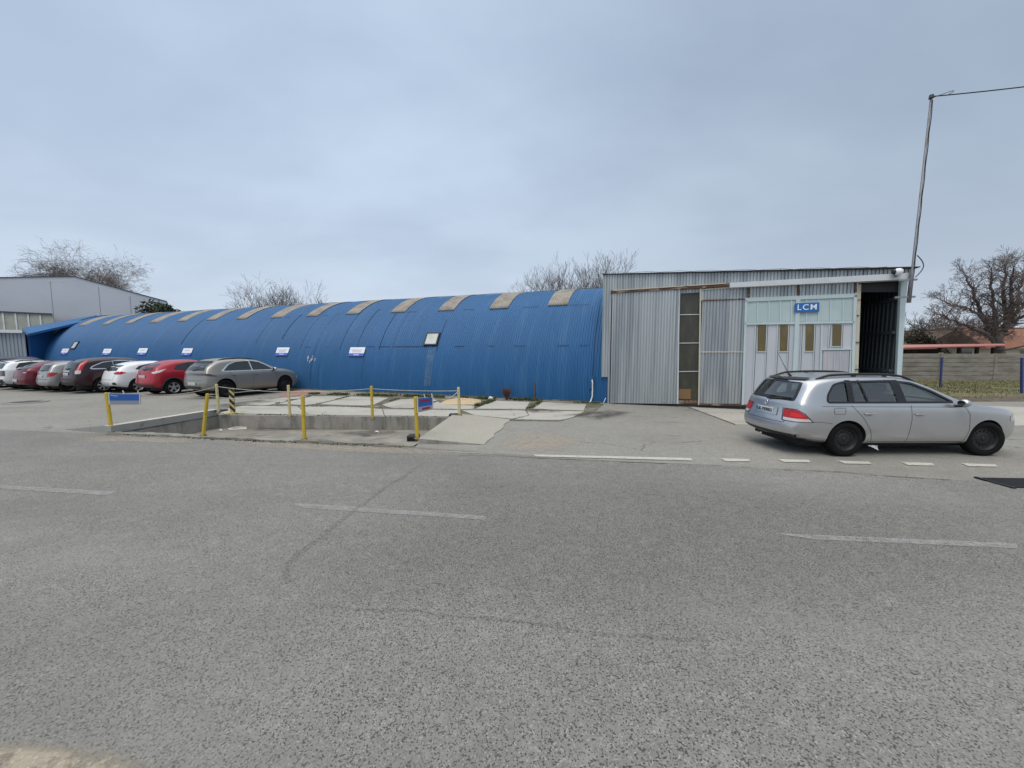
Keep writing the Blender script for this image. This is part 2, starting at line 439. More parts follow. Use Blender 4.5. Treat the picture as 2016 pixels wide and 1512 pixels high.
# broken concrete lip between pit and road
mb = MB(); n = 40
d0 = (EB - EA); nrm = Vector((d0.y, -d0.x, 0)).normalized()
if nrm.y > 0: nrm = -nrm
rnd = random.Random(3)
prev = None
for k in range(n + 1):
    p = EA + d0 * (k / n)
    w0, w1 = -0.13 + rnd.uniform(-.04, .04), 0.07 + rnd.uniform(-.045, .04)
    z = 0.022 + rnd.uniform(-.014, .014)
    a, b = p + nrm * w0, p + nrm * w1
    cur = [Vector((a.x, a.y, -0.10)), Vector((a.x, a.y, z)), Vector((b.x, b.y, z)), Vector((b.x, b.y, -0.02))]
    if prev:
        for j in range(3): mb.poly([prev[j], prev[j + 1], cur[j + 1], cur[j]])
    prev = cur
tag(mb.build('pit_edge', M['pitfloor']), kind='structure')
mb = MB(); prev = None
for k in range(n + 1):
    p = EA + d0 * (k / n)
    a, b = p + nrm * 0.05, p + nrm * (0.17 + rnd.uniform(-.05, .05))
    cur = (Vector((a.x, a.y, 0.0115)), Vector((b.x, b.y, 0.0115)))
    if prev: mb.poly([prev[0], prev[1], cur[1], cur[0]])
    prev = cur
tag(mb.build('dirt_seam', M['joint']), kind='structure')
# pale dust swept along the road edge
def soft_sheet(name, px, m, z, rings=6, gz=0.0):
    P_ = [G(x, y, gz) for x, y in px]; Q = []
    for a, b in zip(P_, P_[1:] + P_[:1]): Q += [a.lerp(b, k / 4) for k in range(4)]
    c = sum(Q, Vector()) / len(Q); vs, fs, al = [], [], []; n_ = len(Q)
    for r_ in range(rings + 1):
        t = 1 - r_ / (rings + .5)
        for q in Q:
            p = c.lerp(q, t); vs.append((p.x, p.y, z)); al.append(min(1.0, (1 - t) * 1.9))
    for r_ in range(rings):
        for i in range(n_): fs.append((r_ * n_ + i, r_ * n_ + (i + 1) % n_, (r_ + 1) * n_ + (i + 1) % n_, (r_ + 1) * n_ + i))
    fs.append(tuple(rings * n_ + i for i in range(n_)))
    o = MB().add(vs, fs).build(name, m)
    at = o.data.attributes.new('edge_fade', 'FLOAT', 'POINT')
    for i, a in enumerate(al): at.data[i].value = a
    return tag(o, kind='structure')
soft_sheet('dust', [(380, 866), (600, 874), (800, 883), (930, 890), (1010, 895), (960, 901), (700, 893), (430, 878)], M['dust'], 0.0112)
soft_sheet('dust', [(120, 862), (215, 858), (330, 864), (420, 869), (380, 876), (240, 870), (150, 872)], M['dust'], 0.0112)
soft_sheet('dust', [(965, 880), (1010, 850), (1080, 846), (1180, 870), (1100, 892), (1000, 892)], M['dust'], 0.0119)

M['oldpatch'] = mat('old_asphalt', (0.085, 0.082, 0.075), 0.95, trans=(70.0, 0.40, 0.62, 0.02, 0.26), soft=True)
soft_sheet('asphalt_patch', [(860, 905), (740, 975), (640, 1045), (570, 1100), (552, 1150), (620, 1190), (800, 1215), (1000, 1240), (1400, 1280), (2000, 1310), (2500, 1150), (1900, 985), (1350, 922)], M['oldpatch'], 0.0122, 10)
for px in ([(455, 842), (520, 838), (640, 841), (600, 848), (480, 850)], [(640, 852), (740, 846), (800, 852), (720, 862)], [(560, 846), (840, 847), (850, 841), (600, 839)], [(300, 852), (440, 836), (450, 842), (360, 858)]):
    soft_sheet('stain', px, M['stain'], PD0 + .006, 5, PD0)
# left kerb ramp
K1, K2 = G(221, 834.5, 0.18), G(430, 805.5, 0.18)
K1 = Vector((EA.x, EA.y, 0.18)); K2 = Vector((ED.x, ED.y, 0.18))
O1 = G(128, 846, 0.0); O2 = K2 + (O1 - K1) * 0.55; O2.z = 0.0
kd = (K2 - K1).normalized(); kn = Vector((-kd.y, kd.x, 0)); W = 0.22
mb = MB()
a0, a1 = K1 + kn * W, K2 + kn * W
mb.poly([K1, K2, a1, a0], 1)                                       # flat pale coping
mb.poly([a0, a1, Vector((O2.x, O2.y, 0.006)), Vector((O1.x, O1.y, 0.006))], 2)
mb.poly([K1, Vector((K1.x, K1.y, -0.02)), Vector((K2.x, K2.y, -0.02)), K2], 0)
mb.poly([K1, a0, Vector((O1.x, O1.y, 0.006)), Vector((O1.x, O1.y, -0.02)), Vector((K1.x, K1.y, -0.02))], 0)
mb.poly([K2, a1, Vector((O2.x, O2.y, 0.006)), Vector((O2.x, O2.y, -0.02)), Vector((K2.x, K2.y, -0.02))], 0)
M['coping'] = mat('coping', (0.46, 0.44, 0.38), 0.85, layers=[((0.38, 0.36, 0.31), 3, 0.5, 0.75, 0.6)], bump=0.3)
M['kerbface'] = mat('kerb_face', (0.30, 0.30, 0.285), 0.9, layers=[((0.13, 0.12, 0.10), 3, 0.55, 0.7, 0.7), ((0.38, 0.37, 0.34), 1.5, 0.5, 0.7, 0.5)], bump=0.4, bscale=30)
tag(mb.build('concrete_kerb', [M['kerbface'], M['coping'], M['yard']]), kind='structure')
mb = MB(); kq = kn * -.004
mb.prism([K1 + kq + Vector((0, 0, -.215)), K2 + kq + Vector((0, 0, -.215)), K2 + kq + Vector((0, 0, -.185)), K1 + kq + Vector((0, 0, -.185))], kn * .003)
tag(mb.build('kerb_joint', M['joint']), kind='structure')
# right concrete ramp
R1 = Vector((EB.x, EB.y, 0.11)) + (EC - EB) * 0.06; R2 = Vector((EC.x, EC.y, 0.11)) + (EC - EB) * 0.05
R3, R4 = G(1004, 826), G(954, 876)
R3.z = R4.z = 0.012
edge = [R3.lerp(R4, k / 8) + Vector((rnd.uniform(-.05, .05), rnd.uniform(-.03, .03), 0)) for k in range(9)]
mb = MB(); mb.poly([R1, R2] + edge)
low = lambda p: Vector((p.x, p.y, -0.3))
mb.poly([R1, edge[-1], Vector((edge[-1].x, edge[-1].y, 0)), low(R1)], 1)
mb.poly([R1, R2, low(R2), low(R1)], 1)
mb.poly([R2, R3, Vector((R3.x, R3.y, 0)), low(R2)], 1)
tag(mb.build('concrete_ramp', [M['ramp'], M['pitwall']]), kind='structure')

# concrete slabs of the yard with dirt joints
psheet('dirt', [(432, 808), (470, 796), (560, 781), (640, 776.5), (800, 780), (1000, 787), (1190, 795), (1170, 812), (1100, 830), (1006, 829), (900, 817), (760, 818)], M['joint'], 0.004)
slabs = [
 [(436, 814), (434, 807.5), (478, 799), (585, 800), (606, 817)], [(608, 817), (588, 800), (700, 801.5), (752, 806), (756, 819)], [(758, 819), (754, 806.3), (903, 807.5), (906, 815.5), (884, 820.5)],
 [(463, 797.2), (556, 783.2), (608, 780), (545, 794.5), (528, 797.8)], [(547, 795.2), (616, 780.5), (684, 781), (625, 795), (600, 798)],
 [(628, 796.2), (690, 781), (765, 783.5), (735, 797.5), (716, 799)], [(752, 797), (790, 786.5), (858, 785.5), (862, 789), (815, 804), (768, 803.5)],
 [(821, 804.5), (862, 790.5), (870, 797), (936, 799), (930, 805.5), (905, 806)],
 [(937, 805), (972, 788.8), (1043, 792), (1034, 806.5)], [(1049, 805.5), (1069, 792), (1154, 796.5), (1149, 809)],
 [(909, 808), (1034, 808.5), (1040, 818), (1008, 825), (935, 818)], [(1037, 808), (1150, 810.5), (1128, 822), (1102, 828), (1012, 826), (1042, 818.5)]]
for s in slabs: psheet('concrete_slab', s, M['concrete'], 0.010)
psheet('paving', [(548, 779), (575, 768.5), (628, 769.5), (640, 775), (560, 781.5)], M['redpave'], 0.008)
# concrete drive before the gates, rising a little to the thresholds
dp = [G(1346, 797.5), G(1447, 836), G(1700, 838), G(2016, 838), G(2016, 838) + Vector((60, 4, 0)), G(2016, 800) + Vector((60, 6, 0)), G(2016, 802), G(1880, 797), G(1775, 795), G(1480, 797)]
sheet('drive', dp, M['concrete'], 0.005)
# markings
marks = [([(1050, 896), (1360, 903), (1364, 908), (1055, 899.8)], 'roadpaint'), ([(1419, 903.7), (1475, 905), (1477, 909.5), (1429, 909.5)], 'roadpaint'),
 ([(1531, 905.3), (1592.5, 906.7), (1595, 911.5), (1543.6, 910.7)], 'roadpaint'), ([(1648, 908), (1710, 910.4), (1716, 915), (1663, 914)], 'roadpaint'),
 ([(1774, 911), (1835, 913), (1840, 918), (1788, 917)], 'roadpaint'), ([(1892.5, 913.5), (1959, 915.6), (1964.6, 920), (1907, 919.4)], 'roadpaint'),
 ([(0, 957), (234, 970), (206, 977), (0, 963.5)], 'fadedpaint'), ([(575, 994), (600, 993.5), (958, 1018), (957, 1025.5), (600, 1002)], 'fadedpaint'),
 ([(1525, 1052), (2003, 1072.5), (2003, 1082), (1600, 1064)], 'fadedpaint'), ([(868, 889.5), (965, 892.5), (1000, 896), (905, 893)], 'fadedpaint')]
for px, mm in marks: psheet('road_marking', px, M[mm], 0.0135)
def soft_strip(name, px, w, m, z):
    P_ = [G(x, y) for x, y in px]; Q = []
    for a, b in zip(P_, P_[1:]): Q += [a.lerp(b, k / 5) for k in range(5)]
    Q.append(P_[-1]); vs, fs, al = [], [], []; n_ = len(Q)
    for i, q in enumerate(Q):
        t = (Q[min(i + 1, n_ - 1)] - Q[max(i - 1, 0)]).normalized(); s_ = Vector((-t.y, t.x, 0)); ww = w * (.6 + .8 * abs(noise.noise(q * 3)))
        q = q + s_ * .04 * noise.noise(q * 2.1); e = min(1, i / 3, (n_ - 1 - i) / 3)
        for k in (-1, -.4, .4, 1): vs.append(tuple(q + s_ * ww * k + Vector((0, 0, z)))); al.append(e * (1 if abs(k) < .5 else 0))
    for i in range(n_ - 1):
        for k in range(3): fs.append((4 * i + k, 4 * i + k + 1, 4 * i + k + 5, 4 * i + k + 4))
    o = MB().add(vs, fs).build(name, m); at = o.data.attributes.new('edge_fade', 'FLOAT', 'POINT')
    for i, a in enumerate(al): at.data[i].value = a
    return tag(o, kind='structure')
M['scar'] = mat('road_scar', (0.075, 0.073, 0.068), 0.95, trans=(60.0, 0.42, 0.66, 0.0, 0.38), soft=True)
soft_strip('road_scar', [(846, 905), (800, 935), (740, 975), (655, 1040), (590, 1090), (566, 1130), (572, 1165)], .07, M['scar'], .0142)
soft_strip('road_scar', [(590, 1195), (680, 1198), (770, 1204), (860, 1212), (960, 1224), (1060, 1236), (1180, 1252), (1300, 1262), (1400, 1264)], .035, M['scar'], .0142)
for x_, y_, l_ in ((150, 880, 40), (215, 884, 26), (120, 891, 20), (260, 879, 22), (185, 888, 30), (330, 902, 60), (380, 901, 22), (60, 905, 18), (210, 932, 34), (240, 930, 22), (140, 910, 30), (300, 915, 20), (70, 1020, 16), (215, 1012, 14), (350, 1078, 18), (85, 1145, 24), (640, 1065, 14), (1830, 1138, 16), (1690, 1040, 18), (1555, 1003, 16), (1280, 975, 20), (560, 960, 18), (980, 960, 26), (520, 1010, 30)):
    soft_strip('road_scar', [(x_ - l_ / 2, y_ + l_ * .05), (x_, y_), (x_ + l_ / 2, y_ - l_ * .06)], .035, M['scar'], .0143)
# crack along the joint of road and yard
mb = MB(); pts = [G(x, y) for x, y in [(905, 897), (1000, 899), (1150, 907), (1300, 913), (1420, 918), (1540, 925), (1660, 930), (1740, 938), (1900, 948)]]
pp = []
for a, b in zip(pts, pts[1:]):
    for k in range(6): pp.append(a.lerp(b, k / 6) + Vector((rnd.uniform(-.01, .01), rnd.uniform(-.02, .02), 0)))
for a, b in zip(pp, pp[1:]):
    w = rnd.uniform(.004, .014)
    mb.poly([(a.x, a.y - w, .0125), (b.x, b.y - w, .0125), (b.x, b.y + w, .0125), (a.x, a.y + w, .0125)])
tag(mb.build('road_joint', M['joint']), kind='structure')
mb = MB(); pts = [G(x, y) for x, y in [(1344, 797), (1372, 808), (1410, 822), (1447, 836)]]
for a, b in zip(pts, pts[1:]):
    mb.poly([(a.x - .02, a.y, .013), (b.x - .025, b.y, .013), (b.x + .025, b.y, .013), (a.x + .02, a.y, .013)])
tag(mb.build('drive_joint', M['joint']), kind='structure')
# stains and oil drips
for px in ([(1100, 818), (1200, 806), (1260, 812), (1180, 830)], [(395, 800), (520, 786), (560, 790), (430, 806)],
           [(1015, 808), (1060, 803), (1120, 812), (1050, 815)], [(430, 776), (520, 768), (560, 774), (440, 786)]):
    soft_sheet('stain', px, M['stain'], 0.0155)
# pale gravel verge at the photographer's feet, left
gp = [G(0, 1474), G(60, 1473), G(120, 1480), G(190, 1484), G(250, 1493), G(300, 1512), G(330, 1600), G(-700, 1600), G(-700, 1440)]
M['gravelsoft'] = mat('gravel_edge', (0.32, 0.28, 0.215), 0.95, layers=[((0.26, 0.23, 0.18), 60, 0.5, 0.65, 0.7), ((0.56, 0.51, 0.42), 40, 0.55, 0.7, 0.6)], trans=(7.0, 0.28, 0.55, 0.0, 1.0), soft=True, bump=.4)
soft_sheet('gravel_verge', [(-60, 1462), (60, 1462), (130, 1468), (210, 1476), (270, 1490), (330, 1520), (330, 1640), (-300, 1640), (-400, 1500)], M['gravelsoft'], 0.016, 14)
# grass bank on the right
bank = tag(MB().build('grass_bank', M['turf']), kind='structure')
nx, ny = 40, 14
p0, p1 = G(1700, 793), G(2016, 797) + Vector((45, 1.5, 0))
q0, q1 = D(1700, 752, 25.2), D(2016, 752, 25.2) + Vector((45, 0, 0))
vs, fs = [], []
for j in range(ny + 1):
    for i in range(nx + 1):
        a = p0.lerp(p1, i / nx); b = Vector((q0.x, q0.y, 0)).lerp(Vector((q1.x, q1.y, 0)), i / nx)
        p = a.lerp(b, j / ny); t = j / ny
        p.z = 0.02 + 0.10 * min(1, t * 4) + 0.05 * noise.noise(p * 0.6) * min(1, t * 5) + 0.02 * noise.noise(p * 2.3)
        if j == 0: p.z = -0.02
        if j == 1: p.y += 0.10 * noise.noise(p * 1.3)
        vs.append(p)
for j in range(ny):
    for i in range(nx):
        a = j * (nx + 1) + i; fs.append((a, a + 1, a + nx + 2, a + nx + 1))
me = bank.data; me.from_pydata([tuple(v) for v in vs], [], fs)
me.materials.append(M['soil'])
for p in me.polygons:
    p.use_smooth = True
    if p.index // nx < 2: p.material_index = 1
me.update()
BANKV, BNX, BNY = vs, nx, ny
# ------------------------------------------------------------------ blue arched hall
M['blue'] = mat('blue_sheet', (0.014, 0.096, 0.240), 0.48, 0.0, spec=0.4, layers=[((0.016, 0.108, 0.275), 0.35, 0.4, 0.7, 0.7), ((0.010, 0.076, 0.205), 1.1, 0.55, 0.75, 0.5, (1, 0.3, 0.3)), ((0.05, 0.15, 0.29), 2.2, 0.50, 0.72, 0.45, (1.6, .12, .12)), ((0.010, 0.055, 0.14), 1.3, 0.56, 0.76, 0.5, (2.2, .2, .2)), ((0.09, 0.12, 0.16), 7, 0.64, 0.78, 0.4)], rvar=0.12)
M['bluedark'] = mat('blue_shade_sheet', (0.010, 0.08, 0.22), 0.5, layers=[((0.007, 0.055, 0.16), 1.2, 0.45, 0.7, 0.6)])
M['seam'] = mat('seam', (0.008, 0.025, 0.07), 0.7)
M['grp'] = mat('grey_skylight_sheet', (0.29, 0.265, 0.23), 0.75, layers=[((0.18, 0.16, 0.135), 2.0, 0.42, 0.65, 0.7), ((0.36, 0.34, 0.31), 6, 0.55, 0.75, 0.5)])
M['frost'] = mat('frosted_pane', (0.50, 0.53, 0.50), 0.35, layers=[((0.38, 0.40, 0.37), 2, 0.45, 0.7, 0.6)])
M['darkframe'] = mat('dark_frame', (0.03, 0.033, 0.038), 0.5)
M['felt'] = mat('roof_felt', (0.035, 0.036, 0.04), 0.9, bump=0.3)
hall = thing('arched_hall', 'long blue barrel-vaulted hall of corrugated sheet metal', 'building', HO, HA)
XL = HALL(78, 705)[0]
XR_ = 1.2
PITCHC, AMP = 0.108, 0.023
mb = MB()
nx = int((XR_ - XL) / PITCHC * 6); na = 44
phis = [math.pi * j / na for j in range(na + 1)]
for i in range(nx + 1):
    x = lerp(XL, XR_, i / nx); w = AMP * math.sin(2 * math.pi * x / PITCHC)
    for ph in phis:
        sag = 0.012 * noise.noise(Vector((x * 0.25, ph * 2.0, 3.3)))
        mb.v.append(tuple(ARCH(x, ph, HR + w + sag)))
for i in range(nx):
    for j in range(na):
        a = i * (na + 1) + j
        mb.f.append((a, a + na + 1, a + na + 2, a + 1)); mb.mi.append(0)
shell = mb.build('arched_roof', M['blue'], hall, smooth=True, recalc=False)
# end walls
for nm, x in (('end_wall', XL),):
    mb = MB(); mb.prism([ARCH(x, ph, HR - 0.03) for ph in phis], (0.06, 0, 0)); mb.build(nm, M['bluedark'], hall)
mb = MB(); mb.tube([ARCH(XL - 0.03, ph, HR + 0.02) for ph in phis], 0.06, 6); mb.build('edge_shade_trim', M['seam'], hall, smooth=True)  # dark tube stands in for the shadow arc at the far end

def arch_strip(x0, x1, f0, f1, off, nstep=10, wave=True):
    """patch of corrugated sheet lying on the shell"""
    mb = MB(); n = max(2, int(abs(x1 - x0) / PITCHC * 6))
    for i in range(n + 1):
        x = lerp(x0, x1, i / n); w = AMP * math.sin(2 * math.pi * x / PITCHC) if wave else 0
        for j in range(nstep + 1):
            mb.v.append(tuple(ARCH(x, lerp(f0, f1, j / nstep), HR + w + off)))
    for i in range(n):
        for j in range(nstep):
            a = i * (nstep + 1) + j; mb.f.append((a, a + nstep + 1, a + nstep + 2, a + 1)); mb.mi.append(0)
    return mb
# roof lights
SKY_PX = [(1077, 1117, 605.5), (963, 997, 610), (862, 889, 612.5), (770, 796, 614.5), (681, 705, 619), (603, 623, 623), (532, 550, 627), (463, 480, 630.5), (402, 417, 634), (343, 357, 637), (290, 302, 639), (240, 251, 641), (195, 205, 642.5), (152, 161, 643.5)]
xs, fs_ = [], []
for a, b, y in SKY_PX:
    x, f = HALL(a, y); xs.append(x); fs_.append(f)
f_low = sum(fs_[:6]) / 6
wsk = HALL(1117, 605.5)[0] - HALL(1077, 605.5)[0]
for i, x in enumerate(xs):
    o = arch_strip(x, x + wsk, f_low + rnd.uniform(-.008, .008), math.pi / 2 + 0.12, 0.022, 14).build('skylight', M['grp'], hall, smooth=True, recalc=False)
    o.modifiers.new('thick', 'SOLIDIFY').thickness = -0.012
# lapped sheet seams along the hall and over the arch
f_lap = HALL(1000, 682)[1]
for f_, segs in ((f_lap, [(1010, 1035), (1098, 1120), (720, 738), (600, 612), (640, 650), (745, 768), (775, 840), (895, 915), (960, 975), (1140, 1160)]), (f_low, [(1120, 1160), (800, 822), (565, 575), (1030, 1060), (912, 935), (640, 648)])):
    for a, b in segs:
        yy = 684
        xa = (F(a, yy, HR - HR * math.cos(f_))).x; xb = (F(b, yy, HR - HR * math.cos(f_))).x
        arch_strip(xa, xb, f_, f_ + 0.006, 0.004, 1).build('sheet_lap', M['seam'], hall, recalc=False)
for px, fa, fb in ((590, 0.42, 1.0), (620, 0.1, 0.95), (668, .42, 0.98), (545, .55, .95), (497, .5, .9), (440, .55, .95), (720, 0.12, 0.42), (700, .42, 1.0), (745, .42, 1.02), (772, .42, 1.0), (635, 0.0, 0.40), (400, .3, .9), (860, .4, .75), (350, .5, .95)):
    x = HALL(px, 692)[0]; pts = [ARCH(x, lerp(fa, fb, k / 10), HR + 0.014) for k in range(11)]
    mb = MB(); mb.tube(pts, 0.009, 4); mb.build('sheet_seam', M['seam'], hall, recalc=False)
# lightning wire + ridge bits along the crown
mb = MB(); prevx = XL
mb.tube([ARCH(lerp(XL, 0, k / 40), 1.50, HR + 0.06 + 0.015 * math.sin(k * 1.7)) for k in range(41)], 0.012, 4); mb.build('roof_cable', M['darkframe'], hall)
for px, ln in ((925, 0.7), (860, 0.5), (1120, .5), (455, .8), (735, .5)):
    x = F(px, 580, HR).x
    mb = arch_strip(x - ln, x + ln, 1.40, 1.5, 0.035, 3, False); mb.build('felt_patch', M['felt'], hall, recalc=False)

def arch_frame(px, py):
    x, f = HALL(px, py)
    return ARCH(x, f), Vector((1, 0, 0)), Vector((0, math.sin(f), math.cos(f))), Vector((0, -math.cos(f), math.sin(f))), x, f
# tilting windows in the shell
for (pa, pb, pt, pm) in (((835, 680), (861, 680), (867, 655), (851, 668)), ((141, 687), (150, 687), (158, 672), (149, 680))):
    o, ux, uy, uz, x, f = arch_frame(*pm)
    xa = HALL(*pa)[0]; xb = HALL(*pb)[0]; w = max(0.5, xb - xa) / 2
    h = 0.5 * HR * abs(HALL(pt[0], pt[1])[1] - HALL(*pa)[1])
    fr = frame(o + uz * 0.03, ux, uy, uz)
    mb = MB().box(-w, -h, -.06, w, -h + .06, .05).box(-w, h - .06, -.06, w, h, .05).box(-w, -h + .06, -.06, -w + .06, h - .06, .05).box(w - .06, -h + .06, -.06, w, h - .06, .05)
    mb.v = [tuple(fr @ Vector(v)) for v in mb.v]; wf = mb.build('window_frame', M['darkframe'], hall)
    mb = MB().box(-w + .06, -h + .06, -.04, w - .06, h - .06, .03); mb.v = [tuple(fr @ Vector(v)) for v in mb.v]; mb.build('window_pane', M['frost'], wf)
# flaked paint spots
mb = MB(); o, ux, uy, uz, x, f = arch_frame(612, 707)
M['flake'] = mat('bare_primer', (0.55, 0.56, 0.52), 0.6)
for k in range(9):
    xx, ff = x + rnd.uniform(-.3, .3), f + rnd.uniform(-.035, .035); h = rnd.uniform(.008, .022)
    mb.poly([ARCH(xx, ff - h, HR + .018), ARCH(xx + .035, ff - h * .6, HR + .018), ARCH(xx + .04, ff + h, HR + .018), ARCH(xx + .008, ff + h * .8, HR + .018)])
o_ = mb.build('paint_flake', M['flake'], hall, recalc=False); o_['kind'] = 'stuff'
# washed pale streak below the near window
M['streak'] = mat('washed_streak', (0.20, 0.30, 0.42), 0.5, trans=(3.0, 0.3, 0.7, 0.0, 0.45))
x, f = HALL(846, 684)
arch_strip(x - .05, x + .33, 0.08, f, 0.003, 10).build('wash_streak', M['streak'], hall, smooth=True, recalc=False)
# rainwater pipe and cable at the near end
M['whitepipe'] = mat('white_pipe', (0.62, 0.63, 0.62), 0.5)
x1 = F(1166, 760, 0).x
mb = MB(); mb.tube([(x1, -.05, .9), (x1 + .02, -.06, .75), (x1 + .02, -.06, .25), (x1 - .03, -.12, .06), (x1 - .05, -.2, .02)], .028, 8); mb.build('drain_pipe', M['whitepipe'], hall, smooth=True)
mb = MB(); mb.box(x1 - .10, -.07, .55, x1 + .06, .0, 1.0); mb.build('junction_box', M['bluedark'], hall, bevel=.01)
mb = MB(); mb.tube([ARCH(x1 - .02 + .01 * math.sin(k), lerp(0.2, 1.0, k / 12), HR + .03) for k in range(13)], .012, 5); mb.build('cable', M['seam'], hall)
x2 = F(1053, 760, 0).x
mb = MB(); mb.tube([(x2, -.03, 0.02), (x2, -.03, .15), (x2, -.02, .75)], [.03, .03, .022], 6); mb.build('rusty_pipe', mat('rusty_pipe', (.10, .07, .08), .8), hall)
# lower plinth strip along the base
mb = MB(); mb.box(XL, -.05, -.05, -0.02, .06, .05); mb.build('plinth', M['joint'], hall)

# signs on the hall (white plate, blue foot), each a thing
M['signwhite'] = mat('sign_white', (0.72, 0.74, 0.78), 0.4)
M['signblue'] = mat('sign_blue', (0.06, 0.12, 0.48), 0.4)
M['signink'] = mat('sign_ink', (0.42, 0.43, 0.50), 0.5)
M['signink2'] = mat('sign_ink_pale', (0.55, 0.60, 0.80), 0.5)
SIGNS = [((121, 697.5), (137, 688), 1, 'small white and blue parking sign at the far end of the blue hall'),
 ((202, 699), (222, 688), 1, 'x'),
 ((271, 698.5), (293, 687), 1, 'small white and blue parking sign above the red crossover car'),
 ((359, 699.5), (381, 687), 1, 'small white and blue parking sign above the roof of the pale grey crossover'),
 ((543, 700.5), (572, 685), 2, 'white and blue parking sign above the bonnet of the pale grey crossover, beside flaked paint'),
 ((687, 702), (721, 684.5), 3, 'largest white and blue sign with two lines of lettering, nearest to the roof window')]
SIGNS[1] = (*SIGNS[1][:3], 'small white and blue parking sign above the gap between dark maroon and white cars')
for (bl, tr, lines, lab) in SIGNS:
    x0, f0 = HALL(*bl); x1, f1 = HALL(*tr); fm = (f0 + f1) / 2
    if x1 - x0 < .5: x1 = x0 + .95
    w, h = (x1 - x0) / 2, HR * (f1 - f0) / 2
    w = max(w, .45); h = max(h, .24)
    uy = Vector((0, math.sin(fm), math.cos(fm))); uz = Vector((0, -math.cos(fm), math.sin(fm)))
    o = ARCH((x0 + x1) / 2, fm, HR + .045)
    ow = to_w(o); ud = lambda q: HU * q.x + HN * q.y + Vector((0, 0, q.z))
    s = thing('parking_sign', lab, 'sign', group='signs on the blue hall')
    s.matrix_world = frame(ow, HU, ud(uy), ud(uz))
    MB().box(-w, -h + .33 * h * 2 * .98, -.012, w, h, .012).build('sign_plate', M['signwhite'], s, bevel=.003)
    MB().box(-w, -h, -.012, w, -h + .33 * h * 2 * .98, .0135).build('sign_foot', M['signblue'], s, bevel=.003)
    mb = MB()
    for li in range(lines if lines < 3 else 2):
        yy = h * (.36 - .36 * li); k = -w * (.55 if lines == 1 else .75 - .2 * li)
        while k < w * (.5 if lines == 1 else .72 - .2 * li):
            lw = rnd.uniform(.03, .055); mb.box(k, yy - .035, .012, k + lw * .75, yy + .035, .0145); k += lw * 1.25
    mb.build('lettering', M['signink'], s)
    mb = MB(); k = -w * .3
    while k < w * .3:
        mb.box(k, -h * .80, .0135, k + .035, -h * .52, .0155); k += .055
    mb.build('foot_lettering', M['signink2'], s)

# ------------------------------------------------------------------ grey metal hall with gates
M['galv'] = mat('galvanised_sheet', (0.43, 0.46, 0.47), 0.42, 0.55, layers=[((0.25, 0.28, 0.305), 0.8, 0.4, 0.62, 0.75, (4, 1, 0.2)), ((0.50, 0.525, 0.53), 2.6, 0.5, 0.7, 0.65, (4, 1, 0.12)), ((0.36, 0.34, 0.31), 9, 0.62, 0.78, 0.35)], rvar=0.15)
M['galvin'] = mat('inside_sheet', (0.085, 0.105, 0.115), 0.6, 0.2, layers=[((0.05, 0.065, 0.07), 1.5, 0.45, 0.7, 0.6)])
M['rust'] = mat('rust', (0.105, 0.05, 0.03), 0.85, layers=[((0.32, 0.26, 0.20), 3, 0.50, 0.62, 0.8, (1, 1, 3)), ((0.05, 0.028, 0.02), 7, 0.5, 0.7, 0.7)], bump=0.4)
M['cream'] = mat('rusty_cream_paint', (0.50, 0.47, 0.38), 0.7, layers=[((0.26, 0.13, 0.06), 6, 0.58, 0.7, 0.8)])
M['mint'] = mat('mint_paint', (0.46, 0.55, 0.57), 0.55, layers=[((0.40, 0.50, 0.50), 2, 0.45, 0.7, 0.6), ((0.55, 0.62, 0.62), 8, 0.55, 0.75, 0.4)])
M['mintpanel'] = mat('mint_panel', (0.39, 0.485, 0.495), 0.5, layers=[((0.46, 0.56, 0.55), 1.4, 0.4, 0.7, 0.7), ((0.36, 0.45, 0.44), 5, 0.55, 0.8, 0.5)])
M['lilac'] = mat('pale_grey_panel', (0.45, 0.47, 0.51), 0.5, layers=[((0.52, 0.53, 0.57), 1.1, 0.4, 0.7, 0.7, (1, 1, 0.3)), ((0.38, 0.40, 0.44), 4, 0.56, 0.8, 0.5, (1, 1, 0.3))])
M['lilacdark'] = mat('worn_panel', (0.36, 0.36, 0.39), 0.6, layers=[((0.46, 0.46, 0.48), 3, 0.45, 0.7, 0.7, (2, 1, 0.3))])
M['amber'] = mat('brown_pane', (0.115, 0.085, 0.032), 0.12, layers=[((0.20, 0.155, 0.06), 3.5, 0.5, 0.7, 0.5, (1, 1, 0.4))])
M['smoke'] = mat('smoked_pane', (0.045, 0.043, 0.032), 0.25, layers=[((0.085, 0.08, 0.055), 2, 0.45, 0.7, 0.6, (2, 1, 0.5))])
M['fascia'] = mat('fascia_sheet', (0.56, 0.59, 0.61), 0.5, 0.15, layers=[((0.46, 0.48, 0.50), 1.5, 0.45, 0.7, 0.6)])
M['cardboard'] = mat('cardboard', (0.20, 0.12, 0.06), 0.9)
M['black'] = mat('black_plastic', (0.012, 0.012, 0.013), 0.5)
M['steel'] = mat('steel_tube', (0.26, 0.28, 0.31), 0.45, 0.6)

